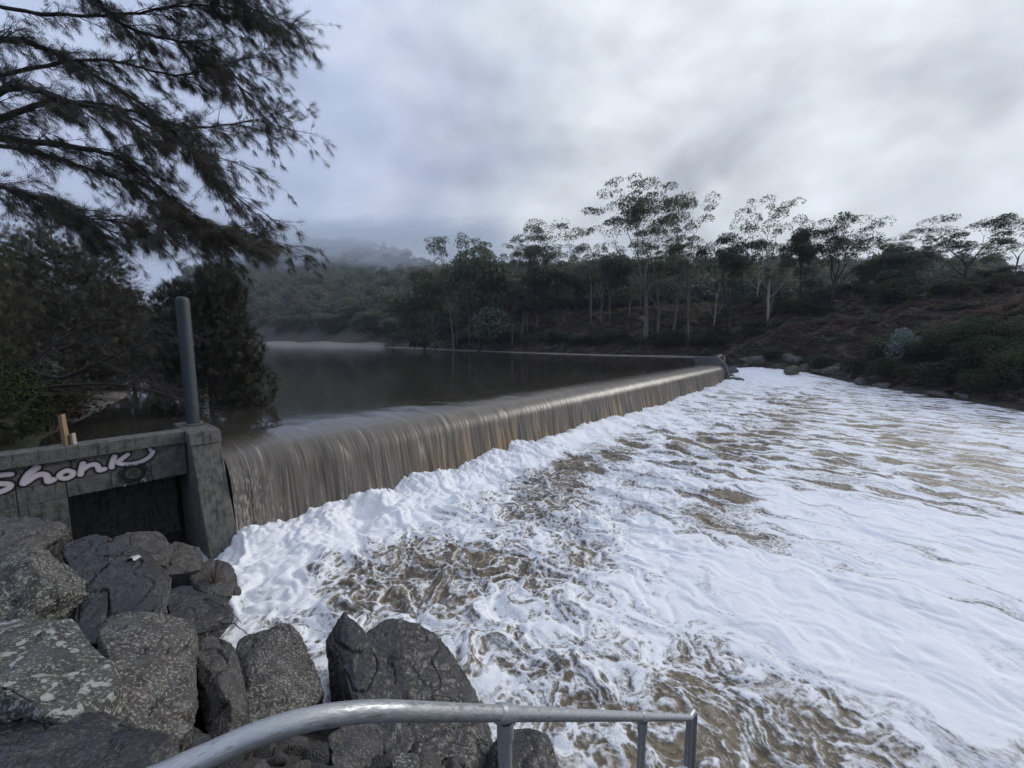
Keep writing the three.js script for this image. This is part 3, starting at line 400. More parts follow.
// ---------- galvanised handrail ----------
{
  const galvTex = (() => { const f = tileN((u, v) => fbm2(u * 10, v * 10, 5)), k = tileN((u, v) => n2(u * 46, v * 46)); return dataTex(512, 512, (i, j, c) => { const u = i / 512, v = j / 512, q = 0.4 * (1 + 0.16 * f(u, v) + 0.1 * k(u, v)) * (1 - 0.3 * sm(0.4, 0.5, f(v, u))); c[0] = q * 0.96; c[1] = q; c[2] = q * 1.03; }, true, true); })();
  const galvR = (() => { const f = tileN((u, v) => fbm2(u * 14, v * 14, 4)); return dataTex(256, 256, (i, j, c) => { c[0] = c[1] = c[2] = 0.42 + 0.3 * f(i / 256, j / 256); }, false, true); })();
  const galv = new THREE.MeshStandardMaterial({ map: galvTex, roughnessMap: galvR, roughness: 1, metalness: 0.55, bumpMap: concreteBump, bumpScale: 0.0005 });
  const dir = V(1.11 + 0.3, 0.25 - 1.95, -2.26 + 0.64), P0 = V(-0.30, 1.95, -0.64), at = (t) => P0.clone().addScaledVector(dir, t);
  const g = base('handrail', 'galvanised steel tube handrail running down the bank to the water', 'handrail', [0, 0.6, -1]);
  const off = V(0, -0.6, 1), rel = (p) => p.clone().add(off);
  const tubeUV = (geo, k) => { const u = geo.attributes.uv; for (let i = 0; i < u.count; i++) u.setXY(i, u.getX(i) * k, u.getY(i) * 0.5); return geo; };
  const path = new THREE.CurvePath(), A = V(-1.5, 1.968, 0.13), B = V(-0.43, 1.966, -0.572), C = at(0.05);
  const corner = V(-0.335, 1.966, -0.626);
  path.add(new THREE.LineCurve3(rel(A), rel(B))); path.add(new THREE.QuadraticBezierCurve3(rel(B), rel(corner), rel(C))); path.add(new THREE.LineCurve3(rel(C), rel(at(1.0))));
  const topRail = mesh('top_rail', tubeUV(new THREE.TubeGeometry(path, 220, 0.0182, 20), 6), galv, g);
  const posts = [[0.2, 1], [0.645, 1], [1.0, 1]];
  for (const [t] of posts) { const p = at(t), y0 = Math.min(ground(p.x, p.z), p.y - 0.8) - 0.15; mesh('post', tubeUV(new THREE.TubeGeometry(new THREE.LineCurve3(rel(p).add(V(0, t === 1 ? 0.0 : -0.02, 0)), rel(V(p.x, y0, p.z))), 6, 0.0184, 16), 2), galv, g); }
  for (const t of [0.2, 0.645]) { const q = new THREE.LatheGeometry([[0.0184, -0.036], [0.023, -0.034], [0.0245, -0.02], [0.0245, 0.02], [0.023, 0.034], [0.0184, 0.036]].map(([a, b]) => new THREE.Vector2(a, b)), 20).applyQuaternion(new THREE.Quaternion().setFromUnitVectors(V(0, 1, 0), dir.clone().normalize())); const p = rel(at(t)); mesh('coupling', q.translate(p.x, p.y, p.z), galv, topRail);
    const q2 = new THREE.LatheGeometry([[0.0187, -0.075], [0.0225, -0.072], [0.023, -0.015]].map(([a, b]) => new THREE.Vector2(a, b)), 20); mesh('coupling', q2.translate(p.x, p.y, p.z), galv, topRail); }
  { const s = new THREE.SphereGeometry(0.0205, 16, 12); const p = rel(at(1)); mesh('elbow', s.translate(p.x, p.y, p.z), galv, g); }
  { // return bar: goes round the end post and back at knee height
    const e = at(1.0), d = dir.clone().normalize(), q = at(0.1); const k = V(0, -0.36, 0);
    mesh('lower_rail', tubeUV(new THREE.TubeGeometry(new THREE.LineCurve3(rel(at(0.2).add(k)), rel(e.clone().add(k))), 60, 0.0205, 14), 5), galv, g);
    const e2 = e.clone().add(V(0.055, -0.02, -0.06)); mesh('end_bar', tubeUV(new THREE.TubeGeometry(new THREE.CatmullRomCurve3([rel(e), rel(e2), rel(e2.clone().add(V(0.01, -0.12, -0.01))), rel(V(e2.x + 0.01, e.y - 1.0, e2.z - 0.01))]), 30, 0.021, 14), 2), galv, g);
  }
}
// ---------- boulders ----------
const rockBump = (() => { const f = tileN((u, v) => fbm2(u * 7, v * 7, 7)), k = tileN((u, v) => { const a = Math.abs(fbm2(u * 4 + 3, v * 5, 3)); return sm(0, 0.035, a); }); return dataTex(1024, 1024, (i, j, c) => { const u = i / 1024, v = j / 1024; c[0] = c[1] = c[2] = clamp(0.2 + (0.35 + 0.55 * f(u, v)) * 0.75 + 0.28 * k(u, v)); }, false, true); })();
function rockTex(br, bg, bb, lichen, patches, seed) {
  const f = tileN((u, v) => fbm2(u * 5 + seed, v * 5, 6)), g = tileN((u, v) => n2(u * 80, v * 80 + seed)), l = tileN((u, v) => fbm2(u * 30 + seed, v * 30, 3)), p = tileN((u, v) => fbm2(u * 7 + seed * 2, v * 7, 4)), ck = tileN((u, v) => sm(0, 0.03, Math.abs(fbm2(u * 3 + 3 + seed, v * 3, 4))));
  return dataTex(768, 768, (i, j, c) => {
    const u = i / 768, v = j / 768, q = (1 + 0.75 * f(u, v) + 0.16 * g(u, v)) * mix(0.55, 1, ck(u, v)), w = f(v, u);
    let r = br * q * (1 + 0.15 * w), gg = bg * q, b = bb * q * (1 - 0.12 * w);
    const L = lichen * sm(0.19, 0.30, l(u, v) + 0.22 * w + 0.03 * g(u, v)), pa = patches * sm(0.24, 0.32, p(u, v) + 0.05 * g(u, v));
    r = mix(r, 0.27, L); gg = mix(gg, 0.275, L); b = mix(b, 0.245, L); r = mix(r, 0.33, pa); gg = mix(gg, 0.345, pa); b = mix(b, 0.32, pa); c[0] = r; c[1] = gg; c[2] = b;
  }, true, true);
}
const rockMats = {};
const rockMat = (k) => rockMats[k] ||= new THREE.MeshPhysicalMaterial({ bumpMap: rockBump, bumpScale: 0.022, ...({
  dry: { map: rockTex(0.060, 0.055, 0.053, 0.35, 0, 1), roughness: 0.8 }, lichen: { map: rockTex(0.055, 0.053, 0.047, 0.85, 0.25, 2), roughness: 0.85 }, wet: { map: rockTex(0.029, 0.027, 0.028, 0.16, 0, 3), roughness: 0.4 },
  speckle: { map: rockTex(0.06, 0.053, 0.049, 0.75, 0.15, 4), roughness: 0.75 }, patch: { map: rockTex(0.06, 0.06, 0.054, 0.7, 0.8, 5), roughness: 0.82 } }[k]) });
function subdivide(g, L) { // split long edges evenly until all are shorter than L
  g = mergeVertices(new THREE.BufferGeometry().setAttribute('position', g.attributes.position), 1e-4); let P = Array.from(g.attributes.position.array), I = Array.from(g.index.array);
  for (let it = 0; it < 18; it++) {
    const mid = new Map(), out = []; let split = false;
    const len = (a, b) => Math.hypot(P[a * 3] - P[b * 3], P[a * 3 + 1] - P[b * 3 + 1], P[a * 3 + 2] - P[b * 3 + 2]);
    const half = (a, b) => { const k = a < b ? a * 1e6 + b : b * 1e6 + a; if (!mid.has(k)) { mid.set(k, P.length / 3); P.push((P[a * 3] + P[b * 3]) / 2, (P[a * 3 + 1] + P[b * 3 + 1]) / 2, (P[a * 3 + 2] + P[b * 3 + 2]) / 2); } return mid.get(k); };
    for (let t = 0; t < I.length; t += 3) {
      const v = [I[t], I[t + 1], I[t + 2]], e = [len(v[0], v[1]), len(v[1], v[2]), len(v[2], v[0])].map((x) => x > L), c = e.filter(Boolean).length;
      if (!c) { out.push(...v); continue; } split = true;
      if (c === 3) { const a = half(v[0], v[1]), b = half(v[1], v[2]), d = half(v[2], v[0]); out.push(v[0], a, d, a, v[1], b, d, b, v[2], a, b, d); continue; }
      if (c === 1) { const k = e.indexOf(true), p = v[k], q = v[(k + 1) % 3], r = v[(k + 2) % 3], m = half(p, q); out.push(p, m, r, m, q, r); continue; }
      const k = e.indexOf(false), p = v[k], q = v[(k + 1) % 3], r = v[(k + 2) % 3], a = half(q, r), b = half(r, p); out.push(p, q, a, p, a, b, b, a, r);
    }
    I = out; if (!split) break;
  }
  const o = new THREE.BufferGeometry(); o.setAttribute('position', new THREE.Float32BufferAttribute(P, 3)); o.setIndex(I); return o;
}
const rv0 = (r) => V(r() * 2 - 1, r() * 2 - 1, r() * 2 - 1);
function rockGeometry(points, seed, L = 0.04, rough = 1) {
  let g = subdivide(new ConvexGeometry(points), L); const p = g.attributes.position, I = g.index.array; g.computeBoundingSphere(); const R = g.boundingSphere.radius;
  // split faces: cut the corners back to flat planes
  const rc = rng(seed * 31 + 5), mid = V(0, 0, 0); for (let i = 0; i < p.count; i++) mid.add(V(p.getX(i), p.getY(i), p.getZ(i))); mid.multiplyScalar(1 / p.count);
  for (let c = 0; c < 9; c++) { const d = rv0(rc).normalize(); let far = -1e9; for (let i = 0; i < p.count; i++) far = Math.max(far, (p.getX(i) - mid.x) * d.x + (p.getY(i) - mid.y) * d.y + (p.getZ(i) - mid.z) * d.z); const cut = far * (0.80 + 0.14 * rc());
    for (let i = 0; i < p.count; i++) { const e = (p.getX(i) - mid.x) * d.x + (p.getY(i) - mid.y) * d.y + (p.getZ(i) - mid.z) * d.z - cut; if (e > 0) p.setXYZ(i, p.getX(i) - d.x * e, p.getY(i) - d.y * e, p.getZ(i) - d.z * e); } }
  // round the arrises a little
  for (let it = 0; it < 1; it++) { const acc = new Float32Array(p.count * 3), cnt = new Float32Array(p.count); for (let t = 0; t < I.length; t += 3) for (let k = 0; k < 3; k++) { const a = I[t + k], b = I[t + (k + 1) % 3]; for (let c = 0; c < 3; c++) { acc[a * 3 + c] += p.array[b * 3 + c]; acc[b * 3 + c] += p.array[a * 3 + c]; } cnt[a]++; cnt[b]++; } for (let i = 0; i < p.count; i++) for (let c = 0; c < 3; c++) p.array[i * 3 + c] = mix(p.array[i * 3 + c], acc[i * 3 + c] / cnt[i], 0.5); }
  g.computeVertexNormals(); const nn = g.attributes.normal.array.slice();
  for (let i = 0; i < p.count; i++) {
    const x = p.getX(i), y = p.getY(i), z = p.getZ(i), o = seed * 13.7, q = 1 / Math.max(0.35, R);
    const facet = Math.round(2.2 * n3(x * 1.5 * q + o, y * 1.5 * q, z * 1.5 * q)) / 2.2, f = fbm3(x * 2.2 + o, y * 2.2, z * 2.2, 4), cr = Math.abs(n3(x * 1.6 + o, y * 2.6 + x, z * 1.6)), crack = -0.05 * (1 - sm(0, 0.06, cr)), m = fbm3(x * 11 + o, y * 11, z * 11, 3);
    const d = rough * Math.min(1, R) * (0.018 * facet + 0.026 * f + 0.8 * crack + 0.012 * m);
    p.setXYZ(i, x + nn[i * 3] * d, y + nn[i * 3 + 1] * d, z + nn[i * 3 + 2] * d);
  }
  g.computeVertexNormals(); return boxUV(g, 0.9, seed * 0.37, seed * 0.71);
}
BOULDERS.forEach(([label, kind, at, q], k) => {
  const pts = []; for (let i = 0; i < q.length; i += 3) pts.push(V(q[i], q[i + 1], q[i + 2]));
  const mid = pts.reduce((a, b) => a.add(b), V(0, 0, 0)).multiplyScalar(1 / pts.length); for (const e of pts) e.sub(mid).multiplyScalar(1.08).add(mid);
  const m = mesh('boulder', rockGeometry(pts, k + 1, 0.036), rockMat(kind === 'wetspeck' ? 'wet' : kind)); m.position.set(...at); tag(m, label, 'boulder');
});
{ // scrap of litter on the long wet slab
  const S = new Soup(), r = rng(7), slab = scene.children.filter((o) => o.name.startsWith('boulder'))[2]; slab.updateMatrixWorld(); const hit = new THREE.Raycaster(V(-4.15, 4, -4.15), V(0, -1, 0)).intersectObject(slab)[0];
  S.tint = [0.5, 0.5, 0.49]; const ring = []; for (let j = 0; j < 4; j++) { ring.push([]); for (let i = 0; i < 7; i++) ring[j].push(S.v((i - 3) * 0.018 + 0.012 * (r() - 0.5), 0.012 + 0.035 * r() * Math.sin(i / 6 * 3.14), (j - 1.5) * 0.026 + 0.02 * (r() - 0.5))); }
  for (let j = 0; j < 3; j++) for (let i = 0; i < 6; i++) S.i.push(ring[j][i], ring[j + 1][i], ring[j][i + 1], ring[j + 1][i], ring[j + 1][i + 1], ring[j][i + 1]);
  if (hit) { const m = mesh('litter', S.build(), new THREE.MeshStandardMaterial({ vertexColors: true, roughness: 0.6, side: THREE.DoubleSide })); m.position.copy(hit.point); tag(m, 'crumpled white scrap of litter on the long wet slab', 'litter'); } else console.log('no slab hit');
}
function blob(r, sx, sy, sz, n = 16) { const pts = []; for (let i = 0; i < n; i++) { const a = r() * 6.283, u = r() * 2 - 1, c = Math.sqrt(1 - u * u), k = 0.8 + 0.2 * r(); pts.push(V(Math.cos(a) * c * sx * k, u * sy * k, Math.sin(a) * c * sz * k)); } return pts; }
{ // stones filling the slope between the boulders
  const r = rng(321), protos = []; for (let k = 0; k < 6; k++) protos.push(rockGeometry(blob(r, 1, 0.65, 0.8), 40 + k, 0.16, 0.8));
  let made = 0; for (let q = 0; q < 2000 && made < 150; q++) {
    const s = -3.6 + r() * 4.6, n = 0.3 + r() * 11, [x, z] = made < 60 ? [-2.4 + 2.2 * r(), -3.3 + 1.9 * r()] : W(s, n), y = ground(x, z); if (y < -2.2 || (Math.hypot(x, z) < 1.3)) continue;
    const m = mesh('stone', protos[made % 6], rockMat(['dry', 'wet', 'speckle', 'wet'][made % 4])); const k = 0.09 + 0.22 * r() * r(); m.position.set(x, y + k * 0.25, z); m.rotation.set(r() * 0.5, r() * 6, r() * 0.5); m.scale.set(k, k, k);
    tag(m, 'small loose angular stone lodged among the near-bank boulders', 'stone', 'loose stones on the near bank'); made++;
  }
  // rocks along the far bank
  const far = [[34.4, -51], [28.04, -50.2], [33.23, -46], [34.4, -43], [34.66, -37.4], [33.6, -30.4], [32.9, -25.4]], bankRocks = [[23.3, -41.8, 1.1, 'squared grey rock just beyond the far end wall of the weir'], [24.3, -44.6, 0.9], [25.6, -46.4, 1.1], [24.9, -47.6, 0.7]];
  for (let q = 0; q < 46; q++) { const t = 1 + 4.95 * Math.pow(r(), 1.4), i = Math.floor(t), f = t - i, k = 0.3 + 0.95 * Math.pow(r(), 2); bankRocks.push([mix(far[i][0], far[i + 1][0], f) + 0.1 + 2.8 * r() * r(), mix(far[i][1], far[i + 1][1], f) - 0.2 - 1.5 * r(), k]); }
  bankRocks.forEach(([x, z, k, lab], i) => { const m = mesh('bank_rock', protos[i % 6], rockMat(i % 3 ? 'speckle' : 'lichen')); const [s, n] = SN(x, z); m.position.set(x, Math.max(ground(x, z), level(s, n) - 0.1) + 0.15 * k, z); m.scale.set(k * (0.8 + 0.5 * r()), k * (0.7 + 0.6 * r()), k * (0.7 + 0.4 * r())); m.rotation.set(0.6 * (r() - 0.5), r() * 6, 0.6 * (r() - 0.5)); tag(m, lab || 'grey rock at the foot of the far bank', 'rock', lab ? null : 'rocks along the far bank'); });
  const m = mesh('river_rock', protos[2], mat(0.075, 0.08, 0.05, 0.6, { bumpMap: rockBump, bumpScale: 0.03 })); m.position.set(30.4, -0.75, -43.3); m.scale.set(1.45, 1.15, 1.0); m.rotation.y = 0.4; tag(m, 'lone mossy green rock standing in the white foam near the far bank', 'rock');
}
console.log('rocks');

// ---------- trees ----------
const rv = (r, k = 1) => V(r() * 2 - 1, r() * 2 - 1, r() * 2 - 1).multiplyScalar(k);
const leafMat = new THREE.MeshPhysicalMaterial({ color: 0xffffff, vertexColors: true, roughness: 1, specularIntensity: 0.2, transmission: 0.35, thickness: 0, side: THREE.DoubleSide });
const barkMats = { dark: mat(0.042, 0.037, 0.034, 0.95), grey: mat(0.15, 0.135, 0.12, 0.9), pale: mat(0.34, 0.31, 0.27, 0.85), brown: mat(0.09, 0.07, 0.055, 0.95) };
const EUC = [0.108, 0.12, 0.07], DUSTY = [0.128, 0.142, 0.094], DARK = [0.066, 0.075, 0.046], SHRUB = [0.055, 0.072, 0.034];
function tint(S, base, r, spread = 0.35) { const k = 1 + (r() - 0.5) * 2 * spread, h = (r() - 0.5) * 0.2; S.tint = [base[0] * k * (1 + h), base[1] * k, base[2] * k * (1 - h)]; }
// a eucalypt of height H: bare stem, forking limbs, separate domed leaf clumps
function eucalypt(seed, o) {
  const r = rng(seed), wood = new Soup(), leaves = new Soup(); const H = o.H; const ends = [];
  const grow = (p, d, len, rad, lv) => {
    const pts = [p.clone()], rr = [rad], segs = lv === 0 ? 6 : 4; let q = p.clone(), dd = d.clone();
    for (let k = 1; k <= segs; k++) { dd.add(rv(r, lv === 0 ? 0.07 : 0.2)).add(V(0, lv ? 0.09 : 0.06, 0)).normalize(); q = q.clone().addScaledVector(dd, len / segs); pts.push(q); rr.push(rad * (1 - 0.38 * k / segs)); }
    wood.tube(pts, rr, lv < 2 ? 6 : 4, false);
    if (lv >= o.levels) { ends.push([q, len]); return; }
    if (lv >= 2 && r() < 0.5) ends.push([pts[2].clone().add(rv(r, 0.4)), len * 0.8]);
    const kids = lv === 0 ? o.forks : r() < 0.35 ? 3 : 2, ph = r() * 6.28;
    for (let k = 0; k < kids; k++) {
      const a = ph + k / kids * 6.283 + (r() - 0.5), sp = (lv === 0 ? o.open : 0.62) * (0.6 + 0.7 * r()); const side = V(Math.cos(a), 0, Math.sin(a));
      const nd = dd.clone().multiplyScalar(1).addScaledVector(side, sp).normalize(); grow(lv === 0 && k ? pts[pts.length - 1 - (k % 2)] : q, nd, len * (lv === 0 ? o.limb : 0.72) * (0.75 + 0.5 * r()), rr.at(-1) * 0.68, lv + 1);
    }
    if (lv === 0 && o.low) for (let k = 0; k < o.low; k++) { const a = r() * 6.28; grow(pts[3 + (k % 3)], V(Math.cos(a), 0.5, Math.sin(a)).normalize(), len * 0.42, rad * 0.35, o.levels - 1); }
  };
  grow(V(0, -0.4, 0), V(o.lean || 0, 1, (o.lean || 0) * 0.4).normalize(), H * o.stem, H * o.girth, 0);
  for (const [c, len] of ends) {
    if (r() > o.leafy) continue; const R = o.clump * (0.65 + 0.7 * r()), m = Math.round(o.leaves * 2.3 * (0.6 + 0.8 * r())); const base = o.color;
    const kk = 0.8 + 0.45 * r();
    for (let k = 0; k < m; k++) {
      const a = r() * 6.283, u = r() * 1.5 - 0.5, cc = Math.sqrt(Math.max(0, 1 - u * u)), d = Math.cbrt(0.25 + 0.75 * r()) * R; const x = c.x + Math.cos(a) * cc * d, y = c.y + u * d * 0.62, z = c.z + Math.sin(a) * cc * d;
      tint(leaves, base.map((e) => e * kk), r, 0.3); const l = o.leaf * 0.72 * (0.7 + 0.6 * r()), b = r() * 6.283, dr = -0.25 - 0.6 * r();
      leaves.leaf1(x, y, z, Math.cos(b) * l * 0.8, dr * l, Math.sin(b) * l * 0.8, -Math.sin(b + r()) * l * 0.27, (r() - 0.5) * l * 0.3, Math.cos(b) * l * 0.27);
    }
  }
  const g = wood.build(), f = leaves.build(); g.computeBoundingBox(); f.computeBoundingBox(); const top = Math.max(g.boundingBox.max.y, f.p ? 0 : f.boundingBox.max.y || 0);
  return { wood: g, leaves: f, top };
}
const treeKinds = {};
function treeKind(name, seed, o, bark) { const t = eucalypt(seed, o); treeKinds[name] = { ...t, bark }; }
treeKind('tall', 101, { H: 20, stem: 0.34, girth: 0.015, forks: 4, open: 0.42, limb: 0.62, levels: 5, clump: 0.85, leaves: 46, leafy: 0.9, leaf: 0.3, color: EUC, low: 1 }, 'grey');
treeKind('umbrella', 102, { H: 15, stem: 0.42, girth: 0.013, forks: 3, open: 0.6, limb: 0.5, levels: 4, clump: 0.95, leaves: 58, leafy: 0.9, leaf: 0.3, color: EUC, low: 0 }, 'grey');
treeKind('umbrella2', 109, { H: 15, stem: 0.46, girth: 0.012, forks: 3, open: 0.75, limb: 0.45, levels: 4, clump: 0.9, leaves: 55, leafy: 0.8, leaf: 0.3, color: DUSTY, low: 2, lean: 0.06 }, 'grey');
treeKind('slender', 103, { H: 15, stem: 0.55, girth: 0.010, forks: 3, open: 0.45, limb: 0.34, levels: 3, clump: 0.9, leaves: 80, leafy: 0.95, leaf: 0.3, color: DUSTY, low: 3 }, 'grey');
treeKind('dense', 104, { H: 11, stem: 0.3, girth: 0.02, forks: 4, open: 0.7, limb: 0.66, levels: 4, clump: 0.95, leaves: 75, leafy: 1, leaf: 0.3, color: DARK, low: 2 }, 'dark');
treeKind('spreading', 105, { H: 12, stem: 0.28, girth: 0.018, forks: 4, open: 0.95, limb: 0.72, levels: 4, clump: 1.0, leaves: 62, leafy: 0.9, leaf: 0.3, color: DARK, low: 1 }, 'dark');
treeKind('bare', 106, { H: 14, stem: 0.4, girth: 0.013, forks: 3, open: 0.45, limb: 0.6, levels: 4, clump: 0.7, leaves: 34, leafy: 0.4, leaf: 0.28, color: DUSTY, low: 2 }, 'pale');
treeKind('scrub', 107, { H: 8, stem: 0.3, girth: 0.014, forks: 4, open: 0.7, limb: 0.6, levels: 3, clump: 1.05, leaves: 120, leafy: 1, leaf: 0.3, color: DUSTY, low: 3 }, 'dark');
treeKind('scrub2', 108, { H: 8, stem: 0.3, girth: 0.014, forks: 4, open: 0.6, limb: 0.6, levels: 3, clump: 0.95, leaves: 120, leafy: 1, leaf: 0.3, color: EUC, low: 4 }, 'grey');
function tree(name, kind, x, z, topY, turn, label, group, wide = 1) {
  const k = treeKinds[kind], y = ground(x, z), sc = (topY - y) / k.top; const g = base(name, label, 'tree', [x, y, z], turn, group);
  g.scale.set(sc * wide, sc, sc * wide); mesh('trunk', k.wood, barkMats[k.bark], g); mesh('crown', k.leaves, leafMat, g); return g;
}
const HX = (u, d) => (u - 512) / 400 * d, HY = (v, d) => 2.6 + (340 - v) / 400 * d;   // bearing and elevation of a surveyed tree at range d
for (const [name, kind, u, d, v, turn, label, wide = 1] of [
  ['eucalypt', 'tall', 645, 68, 190, 0.4, 'tallest eucalypt on the far shore with a wide open umbrella crown', 1.15],
  ['eucalypt', 'umbrella', 522, 92, 223, 1.0, 'eucalypt with a flat-topped crown rising above the low forest edge', 1.1],
  ['eucalypt', 'umbrella2', 470, 100, 236, 2.2, 'narrow pale-stemmed eucalypt at the shore end of the tall tree line', 0.9],
  ['eucalypt', 'slender', 590, 84, 229, 0, 'slender straight eucalypt left beside the tallest tree', 0.9],
  ['eucalypt', 'bare', 765, 62, 203, 1.9, 'pale white-limbed eucalypt with few leaves on the far hillside', 1],
  ['eucalypt', 'dense', 727, 63, 224, 3, 'dark dense-crowned eucalypt between the tallest tree and the pale one', 0.75],
  ['eucalypt', 'umbrella', 686, 76, 203, 4.4, 'eucalypt close behind the tallest tree with a thin high crown', 0.8],
  ['eucalypt', 'spreading', 826, 58, 217, 0.5, 'dark spreading eucalypt with a broad rounded crown on the ridge', 1],
  ['eucalypt', 'dense', 796, 60, 219, 1.2, 'dark eucalypt standing against the broad rounded one', 0.7],
  ['eucalypt', 'spreading', 955, 60, 216, 2.4, 'wide flat-topped eucalypt alone on the bare ridge', 1.25],
  ['eucalypt', 'umbrella', 1002, 57, 224, 5.2, 'eucalypt with layered dark clumps beside the wide flat-topped one', 1.1],
  ['eucalypt', 'scrub2', 878, 64, 246, 0.7, 'small ragged eucalypt at the dip in the ridge', 0.9],
  ['eucalypt', 'scrub', 906, 66, 252, 2.7, 'short bushy eucalypt right of the dip in the ridge', 0.9],
]) tree(name, kind, HX(u, d), -d, HY(v, d), turn, label, null, wide);
{ // the rest of the tree line on the near hill
  const r = rng(4242), kinds = ['scrub', 'slender', 'scrub2', 'umbrella2', 'dense', 'bare', 'umbrella', 'tall', 'slender', 'umbrella2'];
  for (let k = 0; k < 50; k++) {
    const u = 425 + 610 * (k / 50) + (r() - 0.5) * 14, far = sm(720, 430, u), d = mix(62, 84, far) + r() * mix(16, 44, far), top = mix(mix(252, 262, r()), mix(258, 282, r()), far) + (u > 840 ? 8 : 0) - (r() < 0.45 ? 8 + 18 * r() : 0);
    const kind = kinds[Math.floor(r() * kinds.length)];
    tree('eucalypt', kind, HX(u, d), -d, HY(top, d), r() * 6.28, { scrub: 'low bushy grey-green eucalypt in the far hillside tree line', scrub2: 'low leafy olive eucalypt in the far hillside tree line', slender: 'thin-stemmed eucalypt in the far hillside tree line', umbrella: 'grey-stemmed open-crowned eucalypt in the far hillside tree line', umbrella2: 'pale-stemmed open-crowned eucalypt in the far hillside tree line', dense: 'dark compact eucalypt in the far hillside tree line', bare: 'half-bare pale eucalypt in the far hillside tree line', tall: 'many-limbed eucalypt in the far hillside tree line' }[kind], 'eucalypts of the far hillside tree line', 0.75 + 0.5 * r());
  }
  // individual trees at the far shore of the reservoir
  for (let k = 0; k < 34; k++) {
    const u = 262 + 190 * (k / 34) + (r() - 0.5) * 10, edge = mix(215, 112, sm(262, 450, u)), d = edge + 4 + r() * 26, x = HX(u, d), z = -d, y = ground(x, z); const kind = ['scrub', 'scrub2', 'scrub', 'dense', 'slender'][Math.floor(r() * 5)];
    tree('shore_tree', kind, x, z, y + 6.5 + 5 * r(), r() * 6.28, k === 3 ? 'pale rounded tree at the back of the silt beach' : { scrub: 'rounded grey-green tree at the far shore of the reservoir', scrub2: 'rounded olive tree at the far shore of the reservoir', dense: 'dark tree at the far shore of the reservoir', slender: 'thin-stemmed tree at the far shore of the reservoir' }[kind], k === 3 ? null : 'trees lining the far shore of the reservoir', 1.0 + 0.4 * r());
  }
}
console.log('trees');
function instanced(name, geometry, material, list, parent, colors) {
  const im = new THREE.InstancedMesh(geometry, material, list.length); list.forEach((m, i) => im.setMatrixAt(i, m)); if (colors) colors.forEach((c, i) => im.setColorAt(i, c));
  im.name = parent ? name : numbered(name); im.castShadow = im.receiveShadow = true; (parent || scene).add(im); im.userData.kind = 'stuff'; return im;
}
const MX = (x, y, z, yaw, sx, sy = sx, sz = sx, tilt = 0, roll = 0) => new THREE.Matrix4().compose(V(x, y, z), new THREE.Quaternion().setFromEuler(new THREE.Euler(tilt, yaw, roll, 'YXZ')), V(sx, sy, sz));
{ // forest that reads as one mass on the far slopes and the mountain
  const r = rng(99), S = new Soup();
  for (let b = 0; b < 12; b++) { const a = r() * 6.28, d = Math.sqrt(r()) * 2.4, cx = Math.cos(a) * d, cz = Math.sin(a) * d, cy = 4.5 + r() * 4.2 - d * 0.7, R = 1.0 + r() * 0.8; const kk = 0.75 + 0.5 * r();
    for (let k = 0; k < 60; k++) { const p = rv(r).normalize().multiplyScalar(R * Math.cbrt(r() * 0.8 + 0.2)); tint(S, DUSTY.map((e) => e * 0.92 * kk), r, 0.3); const l = 0.75, q = r() * 6.28; S.leaf(cx + p.x, cy + p.y * 0.7, cz + p.z, Math.cos(q) * l, -0.4 * l, Math.sin(q) * l, -Math.sin(q) * l * 0.35, (r() - 0.5) * 0.3, Math.cos(q) * l * 0.35); } }
  S.tint = [0.13, 0.12, 0.105]; S.tube([V(0, -1, 0), V(0.2, 3, 0.1), V(0, 7, 0)], [0.22, 0.17, 0.06], 4);
  const list = [], cols = [];
  for (let k = 0; k < 16000 && list.length < 7000; k++) {
    const z = -104 - 650 * Math.pow(r(), 1.3), x = -z * (-1.5 + 2.7 * r()), y = ground(x, z); if (polyDist(RES, x, z) < 9 || (x > 0 && z > -108 - x * 0.1)) continue; const s = 0.8 + 0.7 * r();
    list.push(MX(x, y, z, r() * 6.28, s * (0.8 + 0.4 * r()), s * (0.8 + 0.5 * r()))); const c = 0.75 + 0.5 * r(), w = r(); cols.push(new THREE.Color(c * (0.9 + 0.2 * w), c, c * (1.05 - 0.2 * w)));
  }
  for (let k = 0; k < 700; k++) { const a = r(), x = -34 - 130 * r(), z = -22 - 150 * r() * 0.9, y = ground(x, z); if (polyDist(RES, x, z) < 6) continue; const s = 0.7 + 0.6 * r(); list.push(MX(x, y, z, r() * 6.28, s)); cols.push(new THREE.Color(0.7, 0.75, 0.65)); }
  tag(instanced('forest', S.build(), leafMat, list, null, cols), 'dense eucalypt forest covering the far misty slopes', 'forest', null, 'stuff');
}
